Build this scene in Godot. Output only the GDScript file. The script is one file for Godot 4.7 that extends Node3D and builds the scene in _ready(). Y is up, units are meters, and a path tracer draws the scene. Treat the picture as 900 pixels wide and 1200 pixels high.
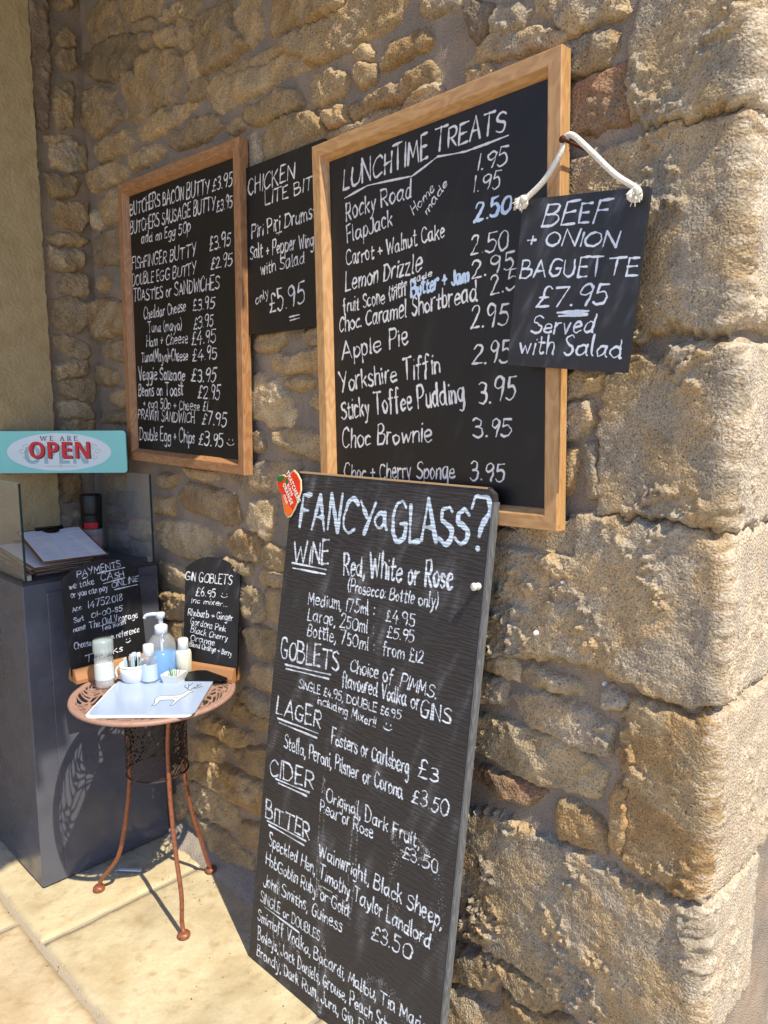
extends Node3D
# A chalkboard-covered sandstone wall outside a tea room, in bright sun.

const CORNER_X := -0.52        # outer corner of the stone wall
const INNER_X := -3.05        # inner corner, where the side wall meets it
var rng := RandomNumberGenerator.new()
var n_warp := FastNoiseLite.new()
var n_rock := FastNoiseLite.new()
var n_fine := FastNoiseLite.new()
var n_tint := FastNoiseLite.new()
var M := {}
var used := {}

func _ready() -> void:
	rng.seed = 11
	setup_noise()
	# --- camera, sky, sun, exposure
	var cam := Camera3D.new()
	cam.name = "camera"
	cam.position = Vector3(0, 1.65, 1.403)
	cam.rotation = Vector3(deg_to_rad(-7.79), deg_to_rad(44.851), deg_to_rad(-0.275))
	cam.fov = 68.236
	cam.near = 0.02
	cam.far = 2000.0
	add_child(cam)
	cam.current = true
	var env := Environment.new()
	env.background_mode = Environment.BG_SKY
	var sm := ProceduralSkyMaterial.new()
	sm.sky_top_color = Color(0.40, 0.56, 0.84)
	sm.sky_horizon_color = Color(0.86, 0.90, 0.95)
	sm.sky_curve = 0.18
	sm.ground_horizon_color = Color(0.55, 0.52, 0.44)
	sm.ground_bottom_color = Color(0.40, 0.36, 0.28)
	sm.sun_angle_max = 0.0
	var sk := Sky.new()
	sk.sky_material = sm
	env.sky = sk
	env.tonemap_mode = Environment.TONE_MAPPER_LINEAR
	env.background_energy_multiplier = 1.3
	env.tonemap_exposure = 1.35
	env.sdfgi_enabled = true
	env.ssao_enabled = true
	env.ssil_enabled = true
	var we := WorldEnvironment.new()
	we.name = "world_environment"
	we.environment = env
	add_child(we)
	var sun := DirectionalLight3D.new()
	sun.name = "sun"
	add_child(sun)
	sun.look_at_from_position(Vector3.ZERO, Vector3(-0.65, -1.0, -0.10), Vector3.UP)
	sun.light_energy = 1.5
	sun.light_color = Color(1.0, 0.95, 0.86)
	sun.light_angular_distance = 0.5
	sun.shadow_enabled = true
	make_materials()
	build_ground()
	build_wall()
	build_side_wall()
	build_shade_canopy()
	build_boards()
	build_cabinet()
	build_table()
	build_tabletop_things()
	build_small_things()

# ------------------------------------------------------------------ helpers
func setup_noise() -> void:
	for a in [[n_warp, 3, 28.0, 2], [n_rock, 7, 9.0, 4], [n_fine, 13, 55.0, 3], [n_tint, 21, 7.0, 3]]:
		var n: FastNoiseLite = a[0]
		n.seed = a[1]
		n.noise_type = FastNoiseLite.TYPE_SIMPLEX_SMOOTH
		n.frequency = a[2]
		n.fractal_type = FastNoiseLite.FRACTAL_FBM
		n.fractal_octaves = a[3]

func numbered(called: String) -> String:
	var k: int = used.get(called, 0)
	used[called] = k + 1
	return called if k == 0 else "%s_%03d" % [called, k]

func thing(called: String, label: String, category: String, at := Vector3.ZERO, basis_ := Basis.IDENTITY, group := "") -> Node3D:
	var o := Node3D.new()
	o.name = numbered(called)
	add_child(o)
	o.transform = Transform3D(basis_, at)
	o.set_meta("label", label)
	o.set_meta("category", category)
	if group != "":
		o.set_meta("group", group)
	return o

func part(called: String, mesh: Mesh, mat: Material, parent: Node3D, xf := Transform3D.IDENTITY) -> MeshInstance3D:
	var o := MeshInstance3D.new()
	o.name = called
	o.mesh = mesh
	o.material_override = mat
	o.transform = xf
	parent.add_child(o, true)
	return o

func at(x: float, y: float, z: float) -> Transform3D:
	return Transform3D(Basis.IDENTITY, Vector3(x, y, z))

func new_st() -> SurfaceTool:
	var st := SurfaceTool.new()
	st.begin(Mesh.PRIMITIVE_TRIANGLES)
	return st

func quad(st: SurfaceTool, a: Vector3, b: Vector3, c: Vector3, d: Vector3, ua := Vector2(0, 0), ub := Vector2(1, 0), uc := Vector2(1, 1), ud := Vector2(0, 1)) -> void:
	# seen from the front, a b c d run anticlockwise; Godot wants clockwise
	for e in [[a, ua], [c, uc], [b, ub], [a, ua], [d, ud], [c, uc]]:
		st.set_uv(e[1])
		st.add_vertex(e[0])

func done(st: SurfaceTool) -> ArrayMesh:
	st.generate_normals()
	return st.commit()

func block(size: Vector3, bevel := 0.002) -> ArrayMesh:
	# a box with chamfered edges, centred on x and z, standing on y = 0
	var st := new_st()
	st.set_smooth_group(-1)
	var h := size * 0.5
	var b := minf(bevel, minf(h.x, minf(h.y, h.z)) * 0.9)
	var ctr := Vector3(0, h.y, 0)
	var axes := [Vector3(1, 0, 0), Vector3(0, 1, 0), Vector3(0, 0, 1)]
	for k in 3:
		for s in [-1.0, 1.0]:
			var n: Vector3 = axes[k] * s
			var u: Vector3 = axes[(k + 1) % 3]
			var v: Vector3 = n.cross(u)
			var hn: float = (h * n).length()
			var hu: float = (h * u).length() - b
			var hv: float = (h * v).length() - b
			quad(st, ctr + n * hn - u * hu - v * hv, ctr + n * hn + u * hu - v * hv, ctr + n * hn + u * hu + v * hv, ctr + n * hn - u * hu + v * hv)
	for k in 3:
		var w: Vector3 = axes[k]
		for s in [-1.0, 1.0]:
			for t in [-1.0, 1.0]:
				var n1: Vector3 = axes[(k + 1) % 3] * s
				var n2: Vector3 = axes[(k + 2) % 3] * t
				var l: Vector3 = w * ((h * w).length() - b)
				var p1: Vector3 = n1 * (h * n1).length() + n2 * ((h * n2).length() - b)
				var p2: Vector3 = n1 * ((h * n1).length() - b) + n2 * (h * n2).length()
				if s * t > 0:
					quad(st, ctr + p1 - l, ctr + p2 - l, ctr + p2 + l, ctr + p1 + l)
				else:
					quad(st, ctr + p2 - l, ctr + p1 - l, ctr + p1 + l, ctr + p2 + l)
	for sx in [-1.0, 1.0]:
		for sy in [-1.0, 1.0]:
			for sz in [-1.0, 1.0]:
				var a := ctr + Vector3(sx * h.x, sy * (h.y - b), sz * (h.z - b))
				var c := ctr + Vector3(sx * (h.x - b), sy * h.y, sz * (h.z - b))
				var d := ctr + Vector3(sx * (h.x - b), sy * (h.y - b), sz * h.z)
				for p in ([a, d, c] if sx * sy * sz > 0 else [a, c, d]):
					st.add_vertex(p)
	return done(st)

func lathe(profile: Array, seg := 28) -> ArrayMesh:
	# profile: [radius, height] from bottom to top
	var st := new_st()
	st.set_smooth_group(0)
	for i in profile.size() - 1:
		for k in seg:
			var a0 := TAU * k / seg
			var a1 := TAU * (k + 1) / seg
			var r0: float = profile[i][0]
			var r1: float = profile[i + 1][0]
			var y0: float = profile[i][1]
			var y1: float = profile[i + 1][1]
			quad(st, Vector3(cos(a0) * r0, y0, sin(a0) * r0), Vector3(cos(a0) * r1, y1, sin(a0) * r1), Vector3(cos(a1) * r1, y1, sin(a1) * r1), Vector3(cos(a1) * r0, y0, sin(a1) * r0), Vector2(float(k) / seg, y0), Vector2(float(k) / seg, y1), Vector2(float(k + 1) / seg, y1), Vector2(float(k + 1) / seg, y0))
	return done(st)

func smooth_path(pts: Array, sub := 6) -> Array:
	var o := []
	for i in pts.size() - 1:
		var p0: Vector3 = pts[maxi(i - 1, 0)]
		var p1: Vector3 = pts[i]
		var p2: Vector3 = pts[i + 1]
		var p3: Vector3 = pts[mini(i + 2, pts.size() - 1)]
		for k in sub:
			o.append(p1.cubic_interpolate(p2, p0, p3, float(k) / sub))
	o.append(pts[-1])
	return o

func tube_into(st: SurfaceTool, path: Array, radius: float, seg := 10, end_radius := -1.0) -> void:
	var rings := []
	var nrm := Vector3.UP
	for i in path.size():
		var d: Vector3 = (path[mini(i + 1, path.size() - 1)] - path[maxi(i - 1, 0)]).normalized()
		if i == 0:
			nrm = d.cross(Vector3(0.31, 0.2, 0.93)).normalized()
		nrm = (nrm - d * nrm.dot(d)).normalized()
		var bi := d.cross(nrm)
		var r := radius
		if end_radius >= 0.0:
			r = lerpf(radius, end_radius, float(i) / (path.size() - 1))
		var ring := []
		for k in seg:
			var a := TAU * k / seg
			ring.append(path[i] + (nrm * cos(a) + bi * sin(a)) * r)
		rings.append(ring)
	for i in rings.size() - 1:
		for k in seg:
			var k2 := (k + 1) % seg
			quad(st, rings[i][k], rings[i][k2], rings[i + 1][k2], rings[i + 1][k])
	for e in [0, rings.size() - 1]:
		for k in seg:
			var tri := [path[e], rings[e][k], rings[e][(k + 1) % seg]]
			if e == 0:
				tri = [path[e], rings[e][(k + 1) % seg], rings[e][k]]
			for p in [tri[0], tri[2], tri[1]]:
				st.add_vertex(p)

func tube(path: Array, radius: float, seg := 10, end_radius := -1.0) -> ArrayMesh:
	var st := new_st()
	st.set_smooth_group(0)
	tube_into(st, path, radius, seg, end_radius)
	return done(st)

func slab(outline: PackedVector2Array, thick: float, uv_size := Vector2.ONE) -> ArrayMesh:
	# outline (x right, y up) at z = 0..thick; front faces +z; uv runs from the top left over uv_size
	var st := new_st()
	st.set_smooth_group(-1)
	var top := -1e9
	var left := 1e9
	for p in outline:
		top = maxf(top, p.y)
		left = minf(left, p.x)
	var tri := Geometry2D.triangulate_polygon(outline)
	for side in 2:
		for i in range(0, tri.size(), 3):
			var ids := [tri[i], tri[i + 1], tri[i + 2]]
			var pa := outline[ids[0]]
			var pb := outline[ids[1]]
			var pc := outline[ids[2]]
			var ccw := (pb - pa).cross(pc - pa) > 0
			if ccw == (side == 0):
				ids = [ids[0], ids[2], ids[1]]
			for k in ids:
				var p := outline[k]
				st.set_uv(Vector2((p.x - left) / uv_size.x, (top - p.y) / uv_size.y))
				st.add_vertex(Vector3(p.x, p.y, thick if side == 0 else 0.0))
	var n := outline.size()
	var area := 0.0
	for i in n:
		area += outline[i].cross(outline[(i + 1) % n])
	for i in n:
		var p := outline[i]
		var r := outline[(i + 1) % n]
		if area < 0:
			var t := p
			p = r
			r = t
		var uvp := Vector2(0.002, 0.002)
		quad(st, Vector3(p.x, p.y, 0), Vector3(r.x, r.y, 0), Vector3(r.x, r.y, thick), Vector3(p.x, p.y, thick), uvp, uvp, uvp, uvp)
	return done(st)

func rounded_rect(w: float, h: float, r: float, seg := 5) -> PackedVector2Array:
	var o := PackedVector2Array()
	for c in [[w - r, r, -90.0], [w - r, h - r, 0.0], [r, h - r, 90.0], [r, r, 180.0]]:
		for k in seg + 1:
			var a := deg_to_rad(c[2] + 90.0 * k / seg)
			o.append(Vector2(c[0] + cos(a) * r, c[1] + sin(a) * r))
	return o

# ------------------------------------------------------------------ materials
func noise_img(freq: float, size: int, seed_: int, oct := 4, kind := FastNoiseLite.TYPE_SIMPLEX_SMOOTH) -> Image:
	var n := FastNoiseLite.new()
	n.seed = seed_
	n.frequency = freq
	n.noise_type = kind
	n.fractal_octaves = oct
	return n.get_seamless_image(size, size)

func tinted(layers: Array, size: int, base: Color) -> ImageTexture:
	# layers: [image, strength, colour pulled towards when the noise is high, threshold]; base is sRGB
	var datas := []
	for l in layers:
		var im: Image = l[0]
		im.convert(Image.FORMAT_L8)
		datas.append(im.get_data())
	var out := PackedByteArray()
	out.resize(size * size * 3)
	var nl := layers.size()
	for i in size * size:
		var r := base.r
		var g := base.g
		var b := base.b
		for k in nl:
			var l: Array = layers[k]
			var v: float = clampf((datas[k][i] / 255.0 - l[3]) / (1.0 - l[3]), 0.0, 1.0) * l[1]
			var c: Color = l[2]
			r += (c.r - r) * v
			g += (c.g - g) * v
			b += (c.b - b) * v
		out[i * 3] = int(r * 255.0)
		out[i * 3 + 1] = int(g * 255.0)
		out[i * 3 + 2] = int(b * 255.0)
	var img := Image.create_from_data(size, size, false, Image.FORMAT_RGB8, out)
	img.generate_mipmaps()
	return ImageTexture.create_from_image(img)

func normal_of(img: Image, strength: float) -> ImageTexture:
	var im: Image = img.duplicate()
	im.convert(Image.FORMAT_RGBA8)
	im.bump_map_to_normal_map(strength)
	im.generate_mipmaps()
	return ImageTexture.create_from_image(im)

func mat(col: Color, rough := 0.6, metallic := 0.0) -> StandardMaterial3D:
	var m := StandardMaterial3D.new()
	m.albedo_color = col
	m.roughness = rough
	m.metallic = metallic
	return m

func triplanar(m: StandardMaterial3D, metres: float) -> StandardMaterial3D:
	m.uv1_triplanar = true
	m.uv1_world_triplanar = true
	m.uv1_scale = Vector3.ONE / metres
	return m

func wood_texture(light: Color, dark: Color, seed_: int) -> ImageTexture:
	var w := 512
	var h := 128
	var n := FastNoiseLite.new()
	n.seed = seed_
	n.frequency = 1.0
	n.fractal_octaves = 4
	var out := PackedByteArray()
	out.resize(w * h * 3)
	for y in h:
		for x in w:
			var v := 0.5 + 0.5 * n.get_noise_2d(x * 0.006, y * 0.09)
			var ring := 0.5 + 0.5 * sin((y * 0.05 + n.get_noise_2d(x * 0.003, y * 0.012) * 6.0) * 4.0)
			var fib := 0.5 + 0.5 * n.get_noise_2d(x * 0.025 + 300.0, y * 0.7)
			var t := clampf(v * 0.35 + ring * 0.35 + fib * 0.4 - 0.05, 0.0, 1.0)
			var c := dark.lerp(light, t)
			var i := (y * w + x) * 3
			out[i] = int(c.r * 255.0)
			out[i + 1] = int(c.g * 255.0)
			out[i + 2] = int(c.b * 255.0)
	var img := Image.create_from_data(w, h, false, Image.FORMAT_RGB8, out)
	img.generate_mipmaps()
	return ImageTexture.create_from_image(img)

func make_materials() -> void:
	var sz := 512
	var grain := noise_img(0.16, sz, 5, 3)
	var patch := noise_img(0.012, sz, 8, 4)
	var specks := noise_img(0.10, sz, 12, 2)
	var m := mat(Color.WHITE, 0.95)
	m.albedo_texture = tinted([[patch, 0.5, Color(0.80, 0.78, 0.78), 0.3], [grain, 0.85, Color(0.58, 0.53, 0.47), 0.40], [specks, 0.95, Color(0.26, 0.21, 0.16), 0.66], [noise_img(0.05, sz, 19, 4), 0.5, Color(0.95, 0.78, 0.54), 0.55]], sz, Color(0.99, 0.98, 0.96))
	var bump := noise_img(0.11, sz, 31, 5)
	m.normal_enabled = true
	m.normal_texture = normal_of(bump, 5.0)
	m.normal_scale = 1.0
	m.vertex_color_use_as_albedo = true
	M.stone = triplanar(m, 0.42)
	m = mat(Color.WHITE, 0.97)
	m.albedo_texture = tinted([[patch, 0.4, Color(0.76, 0.75, 0.76), 0.3], [grain, 0.5, Color(0.72, 0.69, 0.66), 0.4], [specks, 0.8, Color(0.42, 0.40, 0.38), 0.76]], sz, Color(0.97, 0.96, 0.95))
	m.normal_enabled = true
	m.normal_texture = normal_of(noise_img(0.2, sz, 41, 3), 5.0)
	m.vertex_color_use_as_albedo = true
	M.mortar = triplanar(m, 0.5)
	m = mat(Color(0.72, 0.64, 0.47), 0.95)
	m.albedo_texture = tinted([[patch, 0.5, Color(0.86, 0.83, 0.76), 0.3], [grain, 0.3, Color(0.80, 0.78, 0.74), 0.4]], sz, Color(1, 1, 1))
	m.normal_enabled = true
	m.normal_texture = normal_of(noise_img(0.06, sz, 43, 4), 2.0)
	M.plaster = triplanar(m, 0.6)
	m = mat(Color.WHITE, 0.88)
	m.albedo_texture = tinted([[noise_img(0.008, sz, 51, 5), 0.75, Color(0.82, 0.78, 0.70), 0.35], [grain, 0.25, Color(0.80, 0.76, 0.70), 0.4], [noise_img(0.03, sz, 55, 4), 0.55, Color(0.74, 0.66, 0.56), 0.62]], sz, Color(0.98, 0.97, 0.95))
	m.normal_enabled = true
	m.normal_texture = normal_of(noise_img(0.03, sz, 53, 5), 1.6)
	m.vertex_color_use_as_albedo = true
	M.flag = triplanar(m, 1.1)
	m = mat(Color(0.66, 0.62, 0.55), 0.95)
	m.albedo_texture = tinted([[grain, 0.6, Color(0.7, 0.69, 0.66), 0.35]], sz, Color(1, 1, 1))
	M.joint = triplanar(m, 0.4)
	m = mat(Color.WHITE, 0.42)
	m.albedo_texture = wood_texture(Color(0.84, 0.68, 0.47), Color(0.66, 0.48, 0.29), 61)
	M.wood = m
	m = mat(Color.WHITE, 0.5)
	m.albedo_texture = wood_texture(Color(0.76, 0.58, 0.40), Color(0.54, 0.37, 0.23), 63)
	M.wood_b = m
	m = mat(Color(0.42, 0.36, 0.30), 0.85)
	m.albedo_texture = wood_texture(Color(0.85, 0.8, 0.75), Color(0.55, 0.5, 0.45), 65)
	M.wood_dark = m
	m = mat(Color(0.52, 0.54, 0.56), 0.9)
	m.albedo_texture = wood_texture(Color(0.95, 0.95, 0.95), Color(0.55, 0.53, 0.5), 67)
	M.wood_grey = m
	M.black = mat(Color(0.035, 0.035, 0.04), 0.45)
	m = mat(Color(0.60, 0.38, 0.28), 0.45, 0.3)
	m.albedo_texture = tinted([[noise_img(0.03, 256, 73, 4), 0.8, Color(0.55, 0.42, 0.36), 0.5]], 256, Color(1, 1, 1))
	M.copper = triplanar(m, 0.12)
	m = mat(Color(0.66, 0.53, 0.47), 0.6, 0.05)
	m.albedo_texture = tinted([[noise_img(0.05, 256, 71, 4), 0.5, Color(0.8, 0.74, 0.7), 0.4]], 256, Color(1, 1, 1))
	M.table_top = triplanar(m, 0.3)
	M.basket = mat(Color(0.20, 0.16, 0.15), 0.6, 0.2)
	m = mat(Color(0.34, 0.355, 0.40), 0.27, 0.0)
	m.albedo_texture = tinted([[noise_img(0.012, 256, 81, 5), 0.5, Color(0.82, 0.80, 0.78), 0.45], [noise_img(0.25, 256, 83, 2), 0.35, Color(0.75, 0.74, 0.72), 0.74]], 256, Color(1, 1, 1))
	var ri := noise_img(0.02, 256, 85, 5)
	m.roughness_texture = ImageTexture.create_from_image(ri)
	m.roughness = 0.5
	M.cabinet = triplanar(m, 0.7)
	m = mat(Color(0.84, 0.89, 0.88, 0.07), 0.02)
	m.transparency = BaseMaterial3D.TRANSPARENCY_ALPHA
	M.glass = m
	M.glass_edge = mat(Color(0.14, 0.22, 0.21), 0.15)
	M.steel = mat(Color(0.75, 0.75, 0.74), 0.3, 0.9)
	M.white = mat(Color(0.90, 0.90, 0.88), 0.35)
	M.paper = mat(Color(0.90, 0.90, 0.90), 0.8)
	M.hardboard = mat(Color(0.48, 0.33, 0.20), 0.7)
	M.rope = mat(Color(0.92, 0.90, 0.84), 0.95)
	var rp := noise_img(0.05, 256, 77, 3)
	M.rope.normal_enabled = true
	M.rope.normal_texture = normal_of(rp, 6.0)
	triplanar(M.rope, 0.05)

# ------------------------------------------------------------------ stone work
const TONES = {
	"o": [Color(0.56, 0.415, 0.215), Color(0.49, 0.385, 0.24)],
	"g": [Color(0.565, 0.44, 0.262), Color(0.47, 0.415, 0.315)],
	"b": [Color(0.46, 0.315, 0.15), Color(0.52, 0.41, 0.245)],
	"r": [Color(0.38, 0.225, 0.125), Color(0.34, 0.235, 0.15)],
	"p": [Color(0.60, 0.50, 0.33), Color(0.53, 0.42, 0.25)],
	"d": [Color(0.33, 0.255, 0.155), Color(0.40, 0.31, 0.18)],
	"m": [Color(0.36, 0.28, 0.20), Color(0.32, 0.26, 0.19)],
}
const BOARD_AREAS = [[-2.75, 1.42, -1.93, 2.50], [-1.66, 1.34, -0.82, 2.38], [-1.98, 1.85, -1.58, 2.38]]

func on_wall(s: float, y: float, h: float) -> Vector3:
	# the wall unrolled: s runs along the front face, round the corner, then along its return
	var r := 0.018
	# the arris wanders where it has been chipped
	var cx := CORNER_X + 0.018 * n_rock.get_noise_2d(y * 0.5, 5.0) + 0.005 * n_warp.get_noise_2d(y * 0.7, 8.0)
	var s0 := cx - r
	if s <= s0:
		return Vector3(s, y, h)
	var l := r * PI * 0.5
	if s < s0 + l:
		var a := (s - s0) / r
		return Vector3(s0 + sin(a) * (r + h), y, -r + cos(a) * (r + h))
	return Vector3(lerpf(CORNER_X, cx, exp(-(s - s0 - l) / 0.025)) + h, y, -r - (s - s0 - l))

func on_side(s: float, y: float, h: float) -> Vector3:
	return Vector3(INNER_X + h, y, s)

func cap_height(s: float, y: float, h: float) -> float:
	for a in BOARD_AREAS:
		if s > a[0] and s < a[2] and y > a[1] and y < a[3]:
			return minf(h, 0.003)
	return h

func stone_mesh(flat: Array, proud: float, cell: float, tone: String, side: bool, seed_: int, rough := 1.0) -> ArrayMesh:
	var poly := PackedVector2Array()
	for i in range(0, flat.size(), 2):
		poly.append(Vector2(flat[i], flat[i + 1]))
	var lo := poly[0]
	var hi := poly[0]
	for p in poly:
		lo = lo.min(p)
		hi = hi.max(p)
	lo -= Vector2(0.022, 0.022)
	hi += Vector2(0.022, 0.022)
	var nx := int(ceil((hi.x - lo.x) / cell)) + 1
	var ny := int(ceil((hi.y - lo.y) / cell)) + 1
	var r2 := RandomNumberGenerator.new()
	r2.seed = seed_
	var ctr := (lo + hi) * 0.5
	var ext := (hi - lo).length() * 0.5
	var facets := []
	for k in 6:
		var a := r2.randf() * TAU
		var sl := r2.randf_range(0.04, 0.34) * rough
		facets.append([cos(a) * sl, sin(a) * sl, r2.randf_range(0.0, 0.10) * ext * sl * 4.0])
	var off := r2.randf() * 50.0
	var tn: Array = TONES[tone]
	var ca: Color = tn[0]
	var cb: Color = tn[1]
	var gain := r2.randf_range(0.76, 1.16) if rough > 0.9 else r2.randf_range(0.93, 1.06)
	var np := poly.size()
	var pos := PackedVector3Array()
	var nor := PackedVector3Array()
	var col := PackedColorArray()
	var sds := PackedFloat32Array()
	var hs := PackedFloat32Array()
	pos.resize(nx * ny)
	nor.resize(nx * ny)
	col.resize(nx * ny)
	sds.resize(nx * ny)
	hs.resize(nx * ny)
	for j in ny:
		for i in nx:
			var p0 := lo + Vector2(i, j) * cell
			var p := p0 + Vector2(n_warp.get_noise_2d(p0.x, p0.y), n_warp.get_noise_2d(p0.x + 40.0, p0.y)) * (0.013 if rough < 0.9 else 0.008)
			var best := 1e9
			for k in np:
				var a := poly[k]
				var ab := poly[(k + 1) % np] - a
				var t := clampf((p - a).dot(ab) / ab.length_squared(), 0.0, 1.0)
				best = minf(best, (p - a - ab * t).length_squared())
			var sd := sqrt(best)
			if not Geometry2D.is_point_in_polygon(p, poly):
				sd = -sd
			var e := clampf((sd + 0.0155) / 0.019, 0.0, 1.0)
			var prof := 1.0 - (1.0 - e) * (1.0 - e)
			var f := 1e9
			var dx := p.x - ctr.x
			var dy := p.y - ctr.y
			for fc in facets:
				f = minf(f, fc[0] * dx + fc[1] * dy + fc[2])
			f = clampf(f, -0.016, 0.014)
			var rk := n_rock.get_noise_2d(p0.x + off, p0.y)
			var fine := n_fine.get_noise_2d(p0.x, p0.y + off)
			var rid := absf(n_rock.get_noise_2d(p0.x * 2.3 + off, p0.y * 3.1 + 9.0))
			# crusts left standing where softer beds have weathered back
			var cr := n_rock.get_noise_2d(p0.x * 1.9 + off, p0.y * 2.4 + 31.0) + 0.35 * fine
			var crust := 0.0065 * smoothstep(0.02, 0.12, cr) + 0.004 * smoothstep(0.22, 0.30, cr)
			var mask := smoothstep(0.0, 0.28, n_tint.get_noise_2d(p0.x * 0.55 + off * 2.0, p0.y * 0.55 + 7.0)) * (1.15 if rough < 0.9 else 0.75)
			var tame := 1.0
			if not side:
				tame = 1.0 - 0.6 * smoothstep(CORNER_X - 0.05, CORNER_X + 0.01, p0.x)
			var h := lerpf(-0.030, proud, prof) + prof * tame * (crust * mask + f * 0.9 + rk * 0.008 * rough + fine * 0.0021 * (0.5 + mask) - rid * 0.007 * rough)
			if not side:
				h = cap_height(p0.x, p0.y, h)
			var id := j * nx + i
			sds[id] = sd
			hs[id] = h
			pos[id] = on_side(p0.x, p0.y, h) if side else on_wall(p0.x, p0.y, h)
			var tt := clampf(0.5 + 2.0 * n_tint.get_noise_2d(p0.x + off, p0.y), 0.0, 1.0)
			var c := ca.lerp(cb, tt) * (gain * (1.0 + 0.22 * fine + 0.24 * rk))
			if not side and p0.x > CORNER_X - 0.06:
				var sunlit := smoothstep(-0.006, 0.010, p0.x - CORNER_X + 0.035 * fine + 0.03 * rk)
				c = c.lerp(Color(0.74, 0.67, 0.54) * (1.0 + 0.25 * fine + 0.15 * rk), 0.7 * sunlit)   # sun glare on the return of the corner blocks, put into the stone colour
			c.a = 1.0
			col[id] = c
	for j in ny:
		for i in nx:
			var id := j * nx + i
			var l := pos[j * nx + maxi(i - 1, 0)]
			var r := pos[j * nx + mini(i + 1, nx - 1)]
			var d := pos[maxi(j - 1, 0) * nx + i]
			var u := pos[mini(j + 1, ny - 1) * nx + i]
			var n := (r - l).cross(u - d).normalized()
			nor[id] = -n if side else n
	var idx := PackedInt32Array()
	for j in ny - 1:
		for i in nx - 1:
			var a := j * nx + i
			if maxf(maxf(sds[a], sds[a + 1]), maxf(sds[a + nx], sds[a + nx + 1])) < -0.0155:
				continue
			if side:
				idx.append_array([a, a + 1, a + nx + 1, a, a + nx + 1, a + nx])
			else:
				idx.append_array([a, a + nx + 1, a + 1, a, a + nx, a + nx + 1])
	var arr := []
	arr.resize(Mesh.ARRAY_MAX)
	arr[Mesh.ARRAY_VERTEX] = pos
	arr[Mesh.ARRAY_NORMAL] = nor
	arr[Mesh.ARRAY_COLOR] = col
	arr[Mesh.ARRAY_INDEX] = idx
	var am := ArrayMesh.new()
	am.add_surface_from_arrays(Mesh.PRIMITIVE_TRIANGLES, arr)
	return am

func mortar_mesh(s0: float, s1: float, y0: float, y1: float, cell: float, side: bool) -> ArrayMesh:
	var nx := int(ceil((s1 - s0) / cell)) + 1
	var ny := int(ceil((y1 - y0) / cell)) + 1
	var pos := PackedVector3Array()
	var nor := PackedVector3Array()
	var col := PackedColorArray()
	pos.resize(nx * ny)
	nor.resize(nx * ny)
	col.resize(nx * ny)
	var warm := Color(0.45, 0.355, 0.255)
	var grey := Color(0.33, 0.285, 0.225)
	for j in ny:
		for i in nx:
			var s := s0 + (s1 - s0) * i / (nx - 1)
			var y := y0 + (y1 - y0) * j / (ny - 1)
			var h := -0.014 + 0.007 * n_rock.get_noise_2d(s + 9.0, y) + 0.0025 * n_fine.get_noise_2d(s, y)
			pos[j * nx + i] = on_side(s, y, h) if side else on_wall(s, y, h)
			var c := grey.lerp(warm, clampf(0.5 + 1.2 * n_tint.get_noise_2d(s * 0.5, y * 0.5), 0.0, 1.0))
			col[j * nx + i] = c
	for j in ny:
		for i in nx:
			var n := (pos[j * nx + mini(i + 1, nx - 1)] - pos[j * nx + maxi(i - 1, 0)]).cross(pos[mini(j + 1, ny - 1) * nx + i] - pos[maxi(j - 1, 0) * nx + i]).normalized()
			nor[j * nx + i] = -n if side else n
	var idx := PackedInt32Array()
	for j in ny - 1:
		for i in nx - 1:
			var a := j * nx + i
			if side:
				idx.append_array([a, a + 1, a + nx + 1, a, a + nx + 1, a + nx])
			else:
				idx.append_array([a, a + nx + 1, a + 1, a, a + nx, a + nx + 1])
	var arr := []
	arr.resize(Mesh.ARRAY_MAX)
	arr[Mesh.ARRAY_VERTEX] = pos
	arr[Mesh.ARRAY_NORMAL] = nor
	arr[Mesh.ARRAY_COLOR] = col
	arr[Mesh.ARRAY_INDEX] = idx
	var am := ArrayMesh.new()
	am.add_surface_from_arrays(Mesh.PRIMITIVE_TRIANGLES, arr)
	return am

func build_wall() -> void:
	var w := thing("stone_wall", "rubble sandstone wall with big corner blocks behind the chalkboards", "wall")
	part("core", block(Vector3(3.1, 3.7, 0.4), 0.01), M.joint, w, at(-2.1, -0.1, -0.265))
	part("mortar", mortar_mesh(INNER_X - 0.06, CORNER_X + 0.5, -0.05, 3.6, 0.016, false), M.mortar, w)
	part("base_fillet", fillet_mesh(), M.mortar, w)
	var k := 0
	for s in STONES:
		var near: bool = s[1][0] > -1.7
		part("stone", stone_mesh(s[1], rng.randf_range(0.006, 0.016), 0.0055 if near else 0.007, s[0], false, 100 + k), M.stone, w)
		k += 1
	for s in QUOINS:
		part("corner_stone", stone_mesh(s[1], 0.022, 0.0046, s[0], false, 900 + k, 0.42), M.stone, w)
		k += 1

func fillet_mesh() -> ArrayMesh:
	# rough mortar run along the foot of the wall
	var st := new_st()
	st.set_smooth_group(0)
	var n := 160
	var pr := [[-0.02, 0.045], [0.012, 0.034], [0.034, 0.014], [0.060, 0.002], [0.064, -0.02]]
	for i in n:
		for j in pr.size() - 1:
			var q := []
			for e in [[i, j], [i + 1, j], [i + 1, j + 1], [i, j + 1]]:
				var x: float = INNER_X + (CORNER_X - 0.02 - INNER_X) * e[0] / n
				var wob: float = 0.010 * n_rock.get_noise_2d(x * 1.5, e[1] * 3.0)
				q.append(Vector3(x, pr[e[1]][1] + wob * 0.5, pr[e[1]][0] + wob))
			for id in [0, 1, 2, 0, 2, 3]:
				st.set_color(Color(0.40, 0.36, 0.30))
				st.add_vertex(q[id])
	return done(st)

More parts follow.
